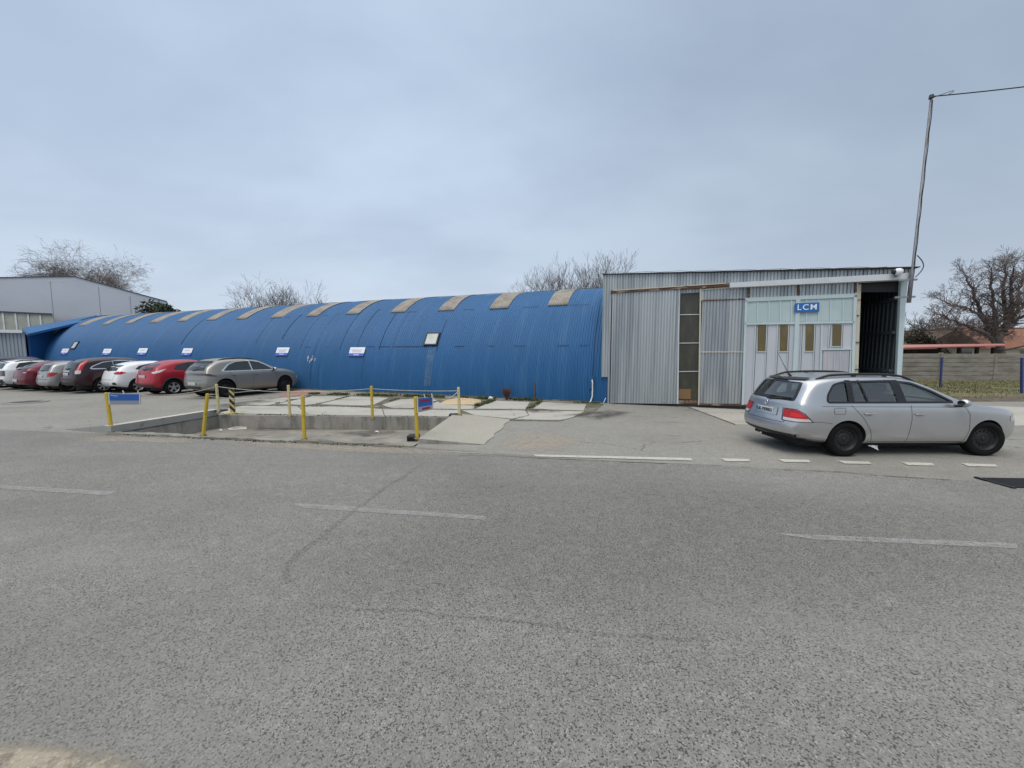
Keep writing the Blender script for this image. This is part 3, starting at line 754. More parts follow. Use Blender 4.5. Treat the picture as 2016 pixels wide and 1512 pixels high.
mh = thing('metal_hall', 'flat-roofed hall of grey corrugated sheet with tall gates and an open bay on its right', 'building', HO, HA)
YF = -0.06
def corr(mb, xa, xb, zb, zt, y, pitch=0.098, dep=0.032, wave=None):
    """vertical ribbed sheet between x = xa and xb; zb, zt may be (left, right)"""
    zb = zb if isinstance(zb, tuple) else (zb, zb); zt = zt if isinstance(zt, tuple) else (zt, zt)
    xs, ys = [], []
    k0 = math.floor(xa / pitch) - 1
    for k in range(k0, int(xb / pitch) + 2):
        for fr, d in ((0, 0), (.22, 0), (.30, 1), (.90, 1), (.98, 0)):
            x = (k + fr) * pitch
            if xa < x < xb: xs.append(x); ys.append(d)
    xs = [xa] + xs + [xb]; ys = [ys[0]] + ys + [ys[-1]]
    o = len(mb.v)
    for x, d in zip(xs, ys):
        t = (x - xa) / (xb - xa); yy = y - dep * d
        mb.v.append((x, yy, lerp(*zb, t))); mb.v.append((x, yy, lerp(*zt, t)))
    for i in range(len(xs) - 1):
        a = o + 2 * i; mb.f.append((a, a + 2, a + 3, a + 1)); mb.mi.append(0)
def corr_px(mb, px, y, **kw):
    """px: bottom-left, bottom-right, top-right, top-left pixels"""
    bl, br, tr, tl = [F(a, b, y) for a, b in px]
    xa, xb = (bl.x + tl.x) / 2, (br.x + tr.x) / 2
    corr(mb, xa, xb, (bl.z, br.z), (tl.z, tr.z), y, **kw); return xa, xb
def fprism(mb, px, y0, y1, mi=0, straight=True):
    """bar seen as pixel quad bl, br, tr, tl on the plane y0, reaching back to y1"""
    P = [F(a, b, y0) for a, b in px]
    mb.prism(P, (0, y1 - y0, 0), mi); return mb
XA = F(1185, 700, YF).x; XB = F(1786, 640, YF).x
topL, topR = F(1185, 541, YF).z, F(1790, 529.5, YF).z
ztop = lambda x: lerp(topL, topR, (x - XA) / (XB - XA))
railz = lambda px: lerp(574.5, 557.5, (px - 1202) / (1436 - 1202))
DEPTH = 8.5
# facade: left strip, band over the rail, back walls
mb = MB()
x_n = F(1197, 742, YF).x; z_n = F(1190, 742, YF).z; x_d = F(1204, 600, YF).x
corr(mb, XA, x_n, z_n, (ztop(XA), ztop(x_n)), YF); corr(mb, x_n, x_d, 0.0, (ztop(x_n), ztop(x_d)), YF)
zra, zrb = F(1204, 578, YF).z, F(1790, 552, YF).z
corr(mb, x_d, XB, (zra - .15, zrb), (ztop(x_d), ztop(XB)), YF)
mb.build('facade_wall', M['galv'], mh, recalc=False)
mb = MB()
y1 = DEPTH
mb.box(XA + .01, .12, 0, XA + .05, y1, topL - .08); mb.build('left_wall', M['galv'], mh)
mb = MB()
n0 = len(mb.v); corr(mb, 0.1, y1, 0, (ztop(XB) - .06, ztop(XB) - .06), 0, pitch=.25, dep=.03)
mb.v = [(XB - .04 - v[1] * 1.0, v[0], v[2]) for v in mb.v]
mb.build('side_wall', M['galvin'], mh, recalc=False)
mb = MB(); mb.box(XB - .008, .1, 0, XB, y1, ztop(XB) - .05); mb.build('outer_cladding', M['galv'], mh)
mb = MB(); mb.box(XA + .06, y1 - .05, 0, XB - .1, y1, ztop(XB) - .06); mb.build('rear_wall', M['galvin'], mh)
mb = MB()
for zz in (.55, 1.35, 2.55, 3.6):
    mb = MB(); mb.box(XB - .20, .25, zz, XB - .09, y1 - .1, zz + .09); mb.build('wall_rail', M['galvin'], mh)
# roof sheet with dark front edge
mb = MB(); ov = 0.28
xe = F(1812, 528, -.3).x
mb.prism([(XA - .03, -.16, ztop(XA) + .0), (xe, -.30, ztop(XB) - .005), (xe, -.30, ztop(XB) + .018), (XA - .03, -.16, ztop(XA) + .022)], (0, DEPTH + .4, 0))
mb.build('roof', M['felt'], mh)
# lightning wire on little stands along the roof edge
mb = MB(); zz = .20
pts = [(lerp(XA + .2, XB - .3, k / 24), .6, ztop(lerp(XA + .2, XB - .3, k / 24)) + zz + .02 * math.sin(k * 2.1)) for k in range(25)]
mb.tube(pts, .009, 4); rw = mb.build('lightning_wire', M['steel'], mh)
for k in range(7):
    x = lerp(XA + .3, XB - .4, k / 6)
    MB().box(x - .01, .59, ztop(x) + .03, x + .01, .61, ztop(x) + zz).build('wire_stand', M['steel'], rw)
# rusty door rail
mb = MB(); fprism(mb, [(1202, 577.5), (1437, 563.5), (1437, 557.5), (1202, 572)], -.20, YF - .02); mb.build('door_rail', M['rust'], mh)
mb = MB(); fprism(mb, [(1208, 572.5), (1428, 558.5), (1428, 557.2), (1208, 570.8)], -.22, YF - .02); mb.build('rail_cover', M['cream'], mh)
# pale fascia canopy
mb = MB(); fprism(mb, [(1437, 566), (1791, 549.5), (1791, 537), (1437, 556.5)], -.34, -.10); mb.build('fascia', M['fascia'], mh)
# big sliding leaf
zs = .012
mb = MB(); corr_px(mb, [(1203.5, 793.5), (1335, 795), (1337, 568), (1204, 577)], -.13)
leaf = mb.build('sliding_gate', M['galv'], mh, recalc=False)
mb = MB(); fprism(mb, [(1332, 795), (1335.5, 795), (1338.5, 568), (1336, 568)], -.16, -.08); mb.build('gate_edge', M['fascia'], leaf)
M['scuff'] = mat('bare_scuff', (0.62, 0.70, 0.70), 0.5)
mb = MB()
for k in range(11):
    x = F(rnd.uniform(1250, 1325), 785, -.15).x; z = rnd.uniform(.1, .28); s = rnd.uniform(.015, .045)
    mb.poly([(x, -.1515, z), (x + s, -.1515, z - s * .2), (x + s * .8, -.1515, z + s * .6), (x + .1 * s, -.1515, z + s * .5)])
o_ = mb.build('scuff', M['scuff'], leaf, recalc=False); o_['kind'] = 'stuff'
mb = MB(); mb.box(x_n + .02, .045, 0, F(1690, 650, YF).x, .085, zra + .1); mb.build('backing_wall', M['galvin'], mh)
# smoked glass strip
mb = MB(); fprism(mb, [(1334, 795), (1376, 795), (1380, 567), (1338, 568)], -.02, .03); gw = mb.build('smoked_window', M['smoke'], mh)
for a, b, yy in ((1337, 1378, 619.5), (1336, 1377, 675.5), (1335, 1376, 731.5)):
    mb = MB(); fprism(mb, [(a, yy + .8), (b, yy + .2), (b, yy - 1.2), (a, yy - .6)], -.05, -.021); mb.build('window_bar', M['fascia'], gw)
mb = MB(); fprism(mb, [(1333, 795.5), (1376, 796), (1376, 788), (1333, 788)], -.06, -.021); mb.build('bottom_rail', M['rust'], gw)
mb = MB(); fprism(mb, [(1374.5, 797), (1377, 797), (1381, 567), (1378, 567)], -.16, -.06); mb.build('rusty_post', M['cream'], mh)
mb = MB(); fprism(mb, [(1335, 785), (1360, 786), (1360, 766), (1335, 766)], -.045, -.022); tag(mb.build('cardboard_panel', M['cardboard'], mh))
# second gate leaf
mb = MB(); corr_px(mb, [(1377, 794), (1461, 795), (1465, 590), (1380.5, 591.5)], -.10)
g2 = mb.build('gate_leaf', M['galv'], mh, recalc=False)
mb = MB(); corr_px(mb, [(1381, 591), (1689, 580), (1689, 553), (1381, 571)], -.095); mb.build('upper_cladding', M['galv'], mh, recalc=False)
for nm, q, m_ in (('rusty_header', [(1381, 593), (1467, 589.5), (1467, 587.5), (1381, 590.5)], 'rust'), ('middle_rail', [(1379, 694), (1464, 693.8), (1464, 691.8), (1379, 692)], 'cream'), ('threshold', [(1376, 797.5), (1487, 800), (1487, 797), (1376, 794)], 'rust'), ('upper_rail', [(1381, 571.5), (1437, 567.2), (1437, 564.5), (1381, 569)], 'cream')):
    mb = MB(); fprism(mb, q, -.15, -.09); mb.build(nm, M[m_], g2)
for q in ([(1472, 586), (1476, 586), (1476, 566), (1472, 566)], [(1570, 581.5), (1575, 581.5), (1575, 561.5), (1570, 561.5)], [(1683, 577), (1687, 576.5), (1687, 556), (1683, 556)]):
    mb = MB(); fprism(mb, q, -.17, -.11); mb.build('roller_bracket', M['rust'], mh)
# painted folding gate
gate = thing('painted_gate', '', '')
for k in list(gate.keys()): del gate[k]
bpy.data.objects.remove(gate)
mb = MB(); fprism(mb, [(1460.5, 797), (1678, 806), (1688, 578), (1468, 586)], -.12, -.10); gt = mb.build('folding_gate', M['lilac'], mh)
def gbar(name, q, m_='mint', y0=-.165, y1=-.121):
    mb = MB(); fprism(mb, q, y0, y1); return mb.build(name, M[m_], gt)
gbar('upper_panel', [(1468, 634), (1686, 631), (1687, 585), (1468, 592)], 'mintpanel', -.128, -.121)
gbar('top_beam', [(1467, 594), (1688, 585), (1688, 577.5), (1467, 586.5)])
gbar('middle_beam', [(1466, 639.5), (1686, 636), (1686, 632), (1466, 635)])
gbar('left_stile', [(1460, 797), (1464.5, 797), (1472, 590), (1467, 590)])
gbar('right_stile', [(1674, 806), (1680, 806), (1687.5, 580), (1681, 580)])
gbar('centre_stile', [(1557, 802), (1566.5, 802), (1576, 588), (1567.5, 588)], 'mint', -.170)
for x in (1491, 1513.5, 1535.5, 1557.5, 1587, 1611, 1634.5, 1659.5):
    gbar('panel_rib', [(x - .8, 634), (x + 1.8, 634), (x + 2, 590), (x - .6, 590)], 'mint', -.150)
for x0, x1, yb in ((1491.5, 1508.5, 691.5), (1535, 1551.5, 691.5), (1585.5, 1602.5, 691), (1638.5, 1656, 681.5)):
    p = [(x0, yb), (x1, yb), (x1 + .8, 639), (x0 + .8, 639)]
    w_ = gbar('gate_window', p, 'amber', -.133, -.121)
    for nm, q in (('window_sill', [(x0 - 1.2, yb + 1.5), (x1 + 1.2, yb + 1.5), (x1 + 1.2, yb), (x0 - 1.2, yb)]),):
        mb = MB(); fprism(mb, q, -.15, -.121); mb.build(nm, M['mint'], w_)
for xa_, xb_ in ((1486, 1490), (1509, 1511.5), (1530, 1533.5), (1552, 1554.5), (1577.5, 1580), (1603.5, 1606), (1631.5, 1636), (1657.5, 1660)):
    ylow = 806 if xa_ < 1612 else 686
    k = (ylow - 640) * .04
    gbar('fold_rib', [(xa_ - k, ylow), (xa_ - k + 1.3, ylow), (xa_ + 1.5, 640), (xa_ + .2, 640)], 'mint', -.15)
    gbar('fold_gap', [(xa_ - k + 2.0, ylow), (xa_ - k + 2.8, ylow), (xb_ + .6, 640), (xb_ - .2, 640)], 'seam' if 0 else 'darkframe', -.125)
gbar('door_lintel', [(1617, 689.5), (1677, 688.5), (1677, 685.5), (1617, 686.5)], 'mint', -.175)
gbar('door_jamb', [(1611.5, 806), (1615, 806), (1620, 640), (1617, 640)], 'mint', -.17)
gbar('door_jamb', [(1668.5, 806), (1671.5, 806), (1676.5, 690), (1674, 690)], 'mint', -.17)
wd = gbar('wicket_door', [(1617, 806), (1667, 806), (1672, 691), (1621, 691)], 'lilacdark', -.15)
for x in (1631, 1643, 1655):
    mb = MB(); fprism(mb, [(x - 3, 806), (x - 1.8, 806), (x + .8, 691), (x - .4, 691)], -.165, -.15); mb.build('door_rib', M['lilac'], wd)
mb = MB(); fprism(mb, [(1664.5, 737), (1670, 737), (1670, 732), (1665, 732)], -.20, -.15); mb.build('door_lock', M['fascia'], wd)
# open bay: posts either side, dark soffit
mb = MB(); fprism(mb, [(1680, 808), (1687, 808), (1695.5, 560), (1688.5, 560)], -.10, .10); mb.build('bay_post', M['cream'], mh)
for yy in (622, 675, 728):
    mb = MB(); fprism(mb, [(1682, yy), (1692, yy - .5), (1692, yy - 2), (1682, yy - 1.5)], -.13, -.10); mb.build('post_clip', M['darkframe'], mh)
mb = MB(); fprism(mb, [(1762, 822), (1770.5, 822), (1786, 549), (1774.5, 549)], -.08, .05); mb.build('corner_post', M['mint'], mh)
xb0 = F(1690, 650, YF).x
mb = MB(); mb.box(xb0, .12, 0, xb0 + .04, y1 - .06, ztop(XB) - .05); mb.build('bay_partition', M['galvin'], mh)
mb = MB(); fprism(mb, [(1688, 575), (1775, 575), (1775, 551), (1688, 557)], .05, .09); mb.build('bay_header', M['black'], mh)
mb = MB(); mb.box(XA + .1, .1, .003, XB - .1, y1 - .06, .02); mb.build('floor_slab', M['pitfloor'], mh)
# bracket and foot piece in the notch at the left corner
mb = MB(); mb.box(x_n - .16, .0, .0, x_n - .005, .04, z_n); mb.build('corner_flashing', M['bluedark'], mh)
# loose metal offcuts in the notch
oc = thing('bent_offcut', 'short white bent strip leaning in the notch by the corner of the grey hall', 'offcut', HO, HA)
mb = MB(); mb.tube([(x_n - .14, -.12, .02), (x_n - .10, -.10, .12), (x_n - .07, -.06, .20)], .018, 6); mb.build('strip', M['whitepipe'], oc)

# blue board with white letters
bd = thing('name_board', 'blue board with white capital letters LCM on the pale green gate', 'sign', HO, HA)
P = [F(a, b, -.20) for a, b in ((1564.5, 615), (1613, 613.5), (1613.5, 595), (1565, 597))]
MB().prism(P, (0, .03, 0)).build('board', mat('board_blue', (0.008, 0.13, 0.40), 0.35), bd, bevel=.004)
cx = sum((p for p in P), Vector()) / 4
M['letter'] = mat('letter_white', (0.82, 0.83, 0.84), 0.4)
tx = (P[1] - P[0]).normalized()
text_mesh('LCM', .25, 'letters', M['letter'], bd, frame(cx + Vector((0, -.006, 0)), tx, Vector((0, 0, 1)), Vector((0, -1, 0))), .004, .001, 1.2)

# lamp on the fascia
lm = thing('flood_lamp', 'small white round lamp on the fascia above the open bay', 'lamp', HO, HA)
p = F(1767, 535, -.45)
mb = MB(); mb.lathe([(0.0, -.10), (.06, -.09), (.10, -.02), (.10, .06), (.07, .11), (0, .12)], 14, p, 'x'); mb.build('lamp_housing', M['signwhite'], lm, smooth=True)
mb = MB(); mb.lathe([(0.0, -.125), (.05, -.12), (.085, -.07), (.07, -.06)], 14, p, 'x'); mb.build('lens', M['black'], lm, smooth=True)
mb = MB(); mb.box(p.x - .02, p.y, p.z - .14, p.x + .02, p.y + .14, p.z - .08); mb.build('bracket', M['steel'], lm)

# mast clamped to the corner, with its supply cable
ms = thing('mast', 'tall leaning grey steel mast with slack cables, clamped to the grey hall corner', 'mast', HO, HA)
pb, pt_ = F(1789, 596, -.42), F(1833.5, 190, -.42)
mb = MB(); mb.tube([pb, pb.lerp(pt_, .16), pb.lerp(pt_, .17), pt_], [.052, .052, .030, .026], 10); mb.build('pole', mat('mast_steel', (0.20, 0.205, 0.22), 0.5, 0.5, layers=[((0.12, 0.11, 0.11), 3, 0.5, 0.7, 0.7)]), ms, smooth=True)
for yy, ln in ((549, .30), (584, .34)):
    t = (596 - yy) / (596 - 190); q = pb.lerp(pt_, t)
    mb = MB(); mb.box(q.x - ln, q.y - .03, q.z - .025, q.x + .13, q.y + .03, q.z + .025); mb.build('clamp', M['steel'], ms)
mb = MB(); pts = []
for k in range(29):
    t = .12 + .86 * k / 28; q = pb.lerp(pt_, t); pts.append(q + Vector((.030 + .006 * math.sin(k * 1.3), -.03, 0)))
mb.tube(pts, .011, 5); mb.build('riser_cable', M['black'], ms)
mb = MB(); q = pb.lerp(pt_, .2)
mb.tube([q + Vector((.05 + .16 * math.sin(math.pi * k / 10), -.06, -.42 + .62 * k / 10)) for k in range(11)], .013, 5); mb.build('cable_loop', M['black'], ms)
mb = MB(); mb.lathe([(0, .06), (.05, .04), (.06, -.05), (.0, -.06)], 8, pt_, 'z'); mb.build('mast_head', M['darkframe'], ms)
mb = MB(); mb.tube([pt_ + Vector((.28 * math.sin(math.pi * k / 8) + .04 * k, -.03, .10 * math.sin(math.pi * k / 8) - .06)) for k in range(9)], .008, 4); mb.build('loose_wire', M['black'], ms)
oh = thing('overhead_cable', 'dark cable hung from the top of the mast out to the right', 'cable', HO, HA)
pe = to_l(D(2016, 163, 11.0)); pe2 = pt_ + (pe - pt_) * 6
pe2.z = pt_.z + 1.0
pts = []
for k in range(41):
    t = k / 40; q = pt_.lerp(pe2, t); q.z -= 1.0 * 4 * t * (1 - t) * .35; pts.append(q)
mb = MB(); mb.tube(pts, .016, 5); mb.build('wire', M['black'], oh)
# ------------------------------------------------------------------ cars
M['tyre'] = mat('tyre', (0.008, 0.008, 0.0085), 0.9, spec=0.15, layers=[((0.022, 0.021, 0.02), 6, 0.5, 0.75, 0.5)])
M['steelrim'] = mat('black_rim', (0.016, 0.016, 0.017), 0.5, spec=0.3)
M['alloy'] = mat('alloy', (0.50, 0.51, 0.53), 0.32, 0.7)
M['inside'] = mat('cabin_dark', (0.014, 0.014, 0.015), 0.8)
M['seatcloth'] = mat('seat_cloth', (0.045, 0.045, 0.048), 0.9)
M['cabin'] = mat('cabin_lining', (0.17, 0.17, 0.16), 0.9)
M['cartrim'] = mat('car_trim', (0.012, 0.012, 0.013), 0.4)
M['cladding'] = mat('car_cladding', (0.035, 0.035, 0.037), 0.65)
M['glass'] = glass_mat('clear_glass', (0.74, 0.86, 0.80), 0.92)
M['darkglass'] = mat('dark_glass', (0.012, 0.016, 0.017), 0.04, spec=0.9)
M['chrome'] = mat('chrome', (0.72, 0.73, 0.74), 0.18, 0.9)
M['redlamp'] = mat('red_lamp', (0.36, 0.002, 0.006), 0.2, coat=0.25, layers=[((0.48, 0.006, 0.01), 9, 0.45, 0.6, 0.6)])
M['brightlamp'] = mat('bright_lamp', (0.62, 0.008, 0.008), 0.2, coat=0.2)
M['clearlamp'] = mat('clear_lamp', (0.55, 0.50, 0.50), 0.12, coat=1.0)
M['darklamp'] = mat('dark_lamp', (0.05, 0.006, 0.01), 0.12, coat=1.0)
M['plate'] = mat('plate_white', (0.52, 0.53, 0.53), 0.4)
M['plateink'] = mat('plate_ink', (0.02, 0.02, 0.02), 0.5)
M['platein2'] = mat('plate_band', (0.03, 0.07, 0.30), 0.5)
M['seamline'] = mat('gap_and_crease', (0.045, 0.045, 0.048), 0.8)
M['bag'] = mat('white_plastic', (0.60, 0.61, 0.63), 0.5)
def paint(name, c, metal=0.0, rough=0.32):
    return mat(name, c, rough, metal, coat=0.4, spec=0.4, layers=[(tuple(x * 0.86 for x in c), 2.0, 0.45, 0.7, 0.5)])

def round_poly(pts, r, n=4):
    out = []; N_ = len(pts)
    for i in range(N_):
        p, a, b = Vector(pts[i]), Vector(pts[i - 1]), Vector(pts[(i + 1) % N_])
        da, db = (a - p), (b - p); k = min(r, da.length * .45, db.length * .45)
        s, e = p + da.normalized() * k, p + db.normalized() * k
        for j in range(n + 1):
            t = j / n; out.append(tuple((1 - t) ** 2 * s + 2 * t * (1 - t) * p + t * t * e))
    return out
def inside2(p, poly):
    c = False; j = len(poly) - 1
    for i in range(len(poly)):
        a, b = poly[i], poly[j]
        if (a[1] > p[1]) != (b[1] > p[1]) and p[0] < (b[0] - a[0]) * (p[1] - a[1]) / (b[1] - a[1]) + a[0]: c = not c
        j = i
    return c
class Body:
    """lofted car shell; s runs from the rear (x=0) to the nose (x=L); z up; y to the car's left"""
    def __init__(self, sp):
        self.sp = sp; L = self.L = sp['L']; st = sp.get('st', [0, .012, .035, .07, .12, .18, .25, .33, .42, .50, .57, .63, .68, .73, .77, .82, .87, .92, .955, .98, .992, 1])
        rows = []
        ex = sp.get('shear', 5)
        for s in st:
            x0 = s * L
            zt = interp(sp['top'], x0); zb = min(interp(sp['belt'], x0), zt - .03); w = interp(sp['plan'], x0); zc = interp(sp['bottom'], x0)
            g = max(0, min(1, (zt - zb - .06) / .28)); h = zb - zc
            t6, t7 = lerp(.93, sp['tum'][0], g), lerp(.78, sp['tum'][1], g)
            pts = [(0, zc), (w * .80, zc), (w * .93, zc + .05), (w * .985, zc + .16 * h + .04), (w, zc + .42 * h), (w * .997, zc + .74 * h), (w * .985, zb - .035), (w * .96, zb),
                   (w * lerp(.93, lerp(.96, sp['tum'][0], .5), g), zb + (zt - zb) * lerp(.35, .42, g)), (w * t6, zb + (zt - zb) * lerp(.65, .84, g)), (w * t7, zt - lerp(.012, .035, g)), (w * t7 * .55, zt - lerp(.003, .008, g)), (0, zt)]
            rows.append([(x0 + interp(sp['rear'], z) * (1 - s) ** ex - interp(sp['front'], z) * s ** 8, y, z) for y, z in pts])
        K = len(rows[0]); v, f = [], []
        def addgrid(grid):
            o = len(v); n, m = len(grid), len(grid[0])
            for r in grid: v.extend(r)
            for i in range(n - 1):
                for j in range(m - 1): f.append((o + i * m + j, o + (i + 1) * m + j, o + (i + 1) * m + j + 1, o + i * m + j + 1))
        grid = []
        for r in rows:
            full = r + [(x, -y, z) for x, y, z in reversed(r)][1:-1]; full.append(full[0]); grid.append(full)
        addgrid(grid)
        for row, sg, b in ((rows[0], -1, sp.get('rb', .07)), (rows[-1], 1, sp.get('fb', .14))):
            cap = []
            for fr in (1, .75, .45, 0, -.45, -.75, -1):
                cap.append([(x + sg * b * (1 - fr * fr), y * fr, z) for x, y, z in row])
            addgrid(cap)
        bm = bmesh.new(); bv = [bm.verts.new(p) for p in v]
        for q in f:
            if len(set(q)) > 2:
                try: bm.faces.new([bv[i] for i in q])
                except ValueError: pass
        bmesh.ops.remove_doubles(bm, verts=bm.verts, dist=2e-4)
        bmesh.ops.dissolve_degenerate(bm, edges=bm.edges, dist=1e-5)
        bmesh.ops.recalc_face_normals(bm, faces=bm.faces)
        me = bpy.data.meshes.new('tmp'); bm.to_mesh(me); bm.free()
        o = bpy.data.objects.new('tmp', me); COL.objects.link(o)
        md = o.modifiers.new('s', 'SUBSURF'); md.levels = md.render_levels = sp.get('sub', 2)
        self.full = self.bake(o); bpy.data.objects.remove(o)
        self.full.calc_loop_triangles()
        self.bvh = BVHTree.FromPolygons([tuple(q.co) for q in self.full.vertices], [tuple(p.vertices) for p in self.full.polygons])
    @staticmethod
    def bake(o):
        dg = bpy.context.evaluated_depsgraph_get(); dg.update()
        return bpy.data.meshes.new_from_object(o.evaluated_get(dg))
    def proj(self, axis, p):
        u, w = p
        if axis == 'R': o, d = Vector((u, -3, w)), Vector((0, 1, 0))
        elif axis == 'L': o, d = Vector((u, 3, w)), Vector((0, -1, 0))
        elif axis == 'rear': o, d = Vector((-3, u, w)), Vector((1, 0, 0))
        elif axis in ('RC', 'LC'):
            g = -1 if axis == 'RC' else 1; q2 = math.sqrt(.5)
            d = Vector((q2, -g * q2, 0)); o = Vector((q2 * u, g * q2 * u, w)) - d * 3
        elif axis == 'front': o, d = Vector((self.L + 3, u, w)), Vector((-1, 0, 0))
        else: o, d = Vector((u, w, 5)), Vector((0, 0, -1))
        h = self.bvh.ray_cast(o, d)
        if h[0] is None:
            q = o + d * 3; h = self.bvh.find_nearest(q)
        n = h[1]
        if n.dot(d) > 0: n = -n
        return h[0], n
    def patch(self, axis, poly, off=.004, step=.05):
        B = []
        for i in range(len(poly)):
            a, b = Vector(poly[i - 1][:2]), Vector(poly[i][:2]); k = max(1, int((b - a).length / step))
            for j in range(k): B.append(a.lerp(b, j / k))
        C = []
        for p in B:
            if not C or (p - C[-1]).length > 1e-4: C.append(p)
        if (C[0] - C[-1]).length < 1e-4: C.pop()
        B = C; nb = len(B); pts = list(B)
        us = [p.x for p in B]; ws = [p.y for p in B]
        u = min(us) + step / 2
        while u < max(us):
            w = min(ws) + step / 2
            while w < max(ws):
                q = Vector((u, w))
                if inside2(q, B) and min((q - b).length for b in B) > step * .45: pts.append(q)
                w += step
            u += step
        r = delaunay_2d_cdt(pts, [(i, (i + 1) % nb) for i in range(nb)], [list(range(nb))], 1, 1e-5)
        mb = MB(); vs = []
        for q in r[0]:
            h, n = self.proj(axis, (q[0], q[1])); vs.append(h + n * off)
        return mb.add(vs, [tuple(t) for t in r[2]])
    def line(self, axis, pts, w=.008, off=.0022, step=.04):
        P = []
        for a, b in zip(pts, pts[1:]):
            a, b = Vector(a), Vector(b); k = max(1, int((b - a).length / step))
            P += [a.lerp(b, j / k) for j in range(k)]
        P.append(Vector(pts[-1])); mb = MB(); vs = []
        for i, p in enumerate(P):
            t = (P[min(i + 1, len(P) - 1)] - P[max(i - 1, 0)]).normalized(); n2 = Vector((-t.y, t.x)) * w / 2
            for q in (p + n2, p - n2):
                h, n = self.proj(axis, q); vs.append(h + n * off)
        return mb.add(vs, [(2 * i, 2 * i + 1, 2 * i + 3, 2 * i + 2) for i in range(len(P) - 1)])

def make_wheel(parent, x, y, r, w, side, style, steer=0):
    """side -1 is the car's right"""
    mb = MB(); k = r * .66
    prof = [(k, -w * .40), (k + .012, -w * .46), (r * .82, -w * .52), (r * .95, -w * .47), (r, -w * .36), (r, w * .36), (r * .95, w * .47), (r * .82, w * .52), (k, w * .46), (k, -w * .40)]
    mb.lathe(prof, 36)
    o = mb.build('wheel', M['tyre'], parent, smooth=True, angle=50); o.location = (x, y, r)
    o.rotation_euler = (0, 0, steer + (0 if side < 0 else math.pi))
    mb = MB()
    if style == 'steel':
        mb.lathe([(k, -w * .40), (k * .97, -w * .43), (k * .9, -w * .36), (k * .84, -w * .22), (k * .62, -w * .16), (k * .52, -w * .26), (k * .34, -w * .30), (k * .2, -w * .28), (k * .16, -w * .34), (0, -w * .35)], 36)
        mb.lathe([(k, -w * .40), (k * .9, w * .1), (0, w * .1)], 24)
        rim = mb.build('rim', M['steelrim'], o, smooth=True, angle=50)
        for j in range(14):
            a = 2 * math.pi * j / 14; c = Vector((math.cos(a) * k * .73, -w * .215, math.sin(a) * k * .73))
            t = Vector((-math.sin(a), 0, math.cos(a))); rr = Vector((math.cos(a), 0, math.sin(a)))
            hb = MB(); hb.prism([c - t * .018 - rr * .03, c + t * .018 - rr * .03, c + t * .018 + rr * .03, c - t * .018 + rr * .03], (0, .01, 0)); hb.build('rim_slot', M['cartrim'], rim)
    else:
        mb.lathe([(k, -w * .38), (k * .98, -w * .44), (k * .93, -w * .40), (k * .90, -w * .1), (k * .90, w * .1)], 36)
        rim = mb.build('rim', M['alloy'], o, smooth=True, angle=50)
        mb = MB(); mb.lathe([(k * .9, w * .05), (0, w * .05)], 24); mb.build('brake_disc', M['steelrim'], o)
        ns = style if isinstance(style, int) else 5
        mb = MB(); mb.lathe([(k * .2, -w * .30), (k * .16, -w * .38), (0, -w * .39)], 16)
        for j in range(ns):
            a = 2 * math.pi * j / ns + .3; rr = Vector((math.cos(a), 0, math.sin(a))); t = Vector((-math.sin(a), 0, math.cos(a)))
            wa, wb = k * .13, k * (.20 if ns <= 5 else .13)
            mb.prism([rr * k * .12 - t * wa + Vector((0, -w * .37, 0)), rr * k * .12 + t * wa + Vector((0, -w * .37, 0)), rr * k * .95 + t * wb + Vector((0, -w * .41, 0)), rr * k * .95 - t * wb + Vector((0, -w * .41, 0))], (0, .03, 0))
        mb.build('spokes', M['alloy'], o, bevel=.006)
    return o

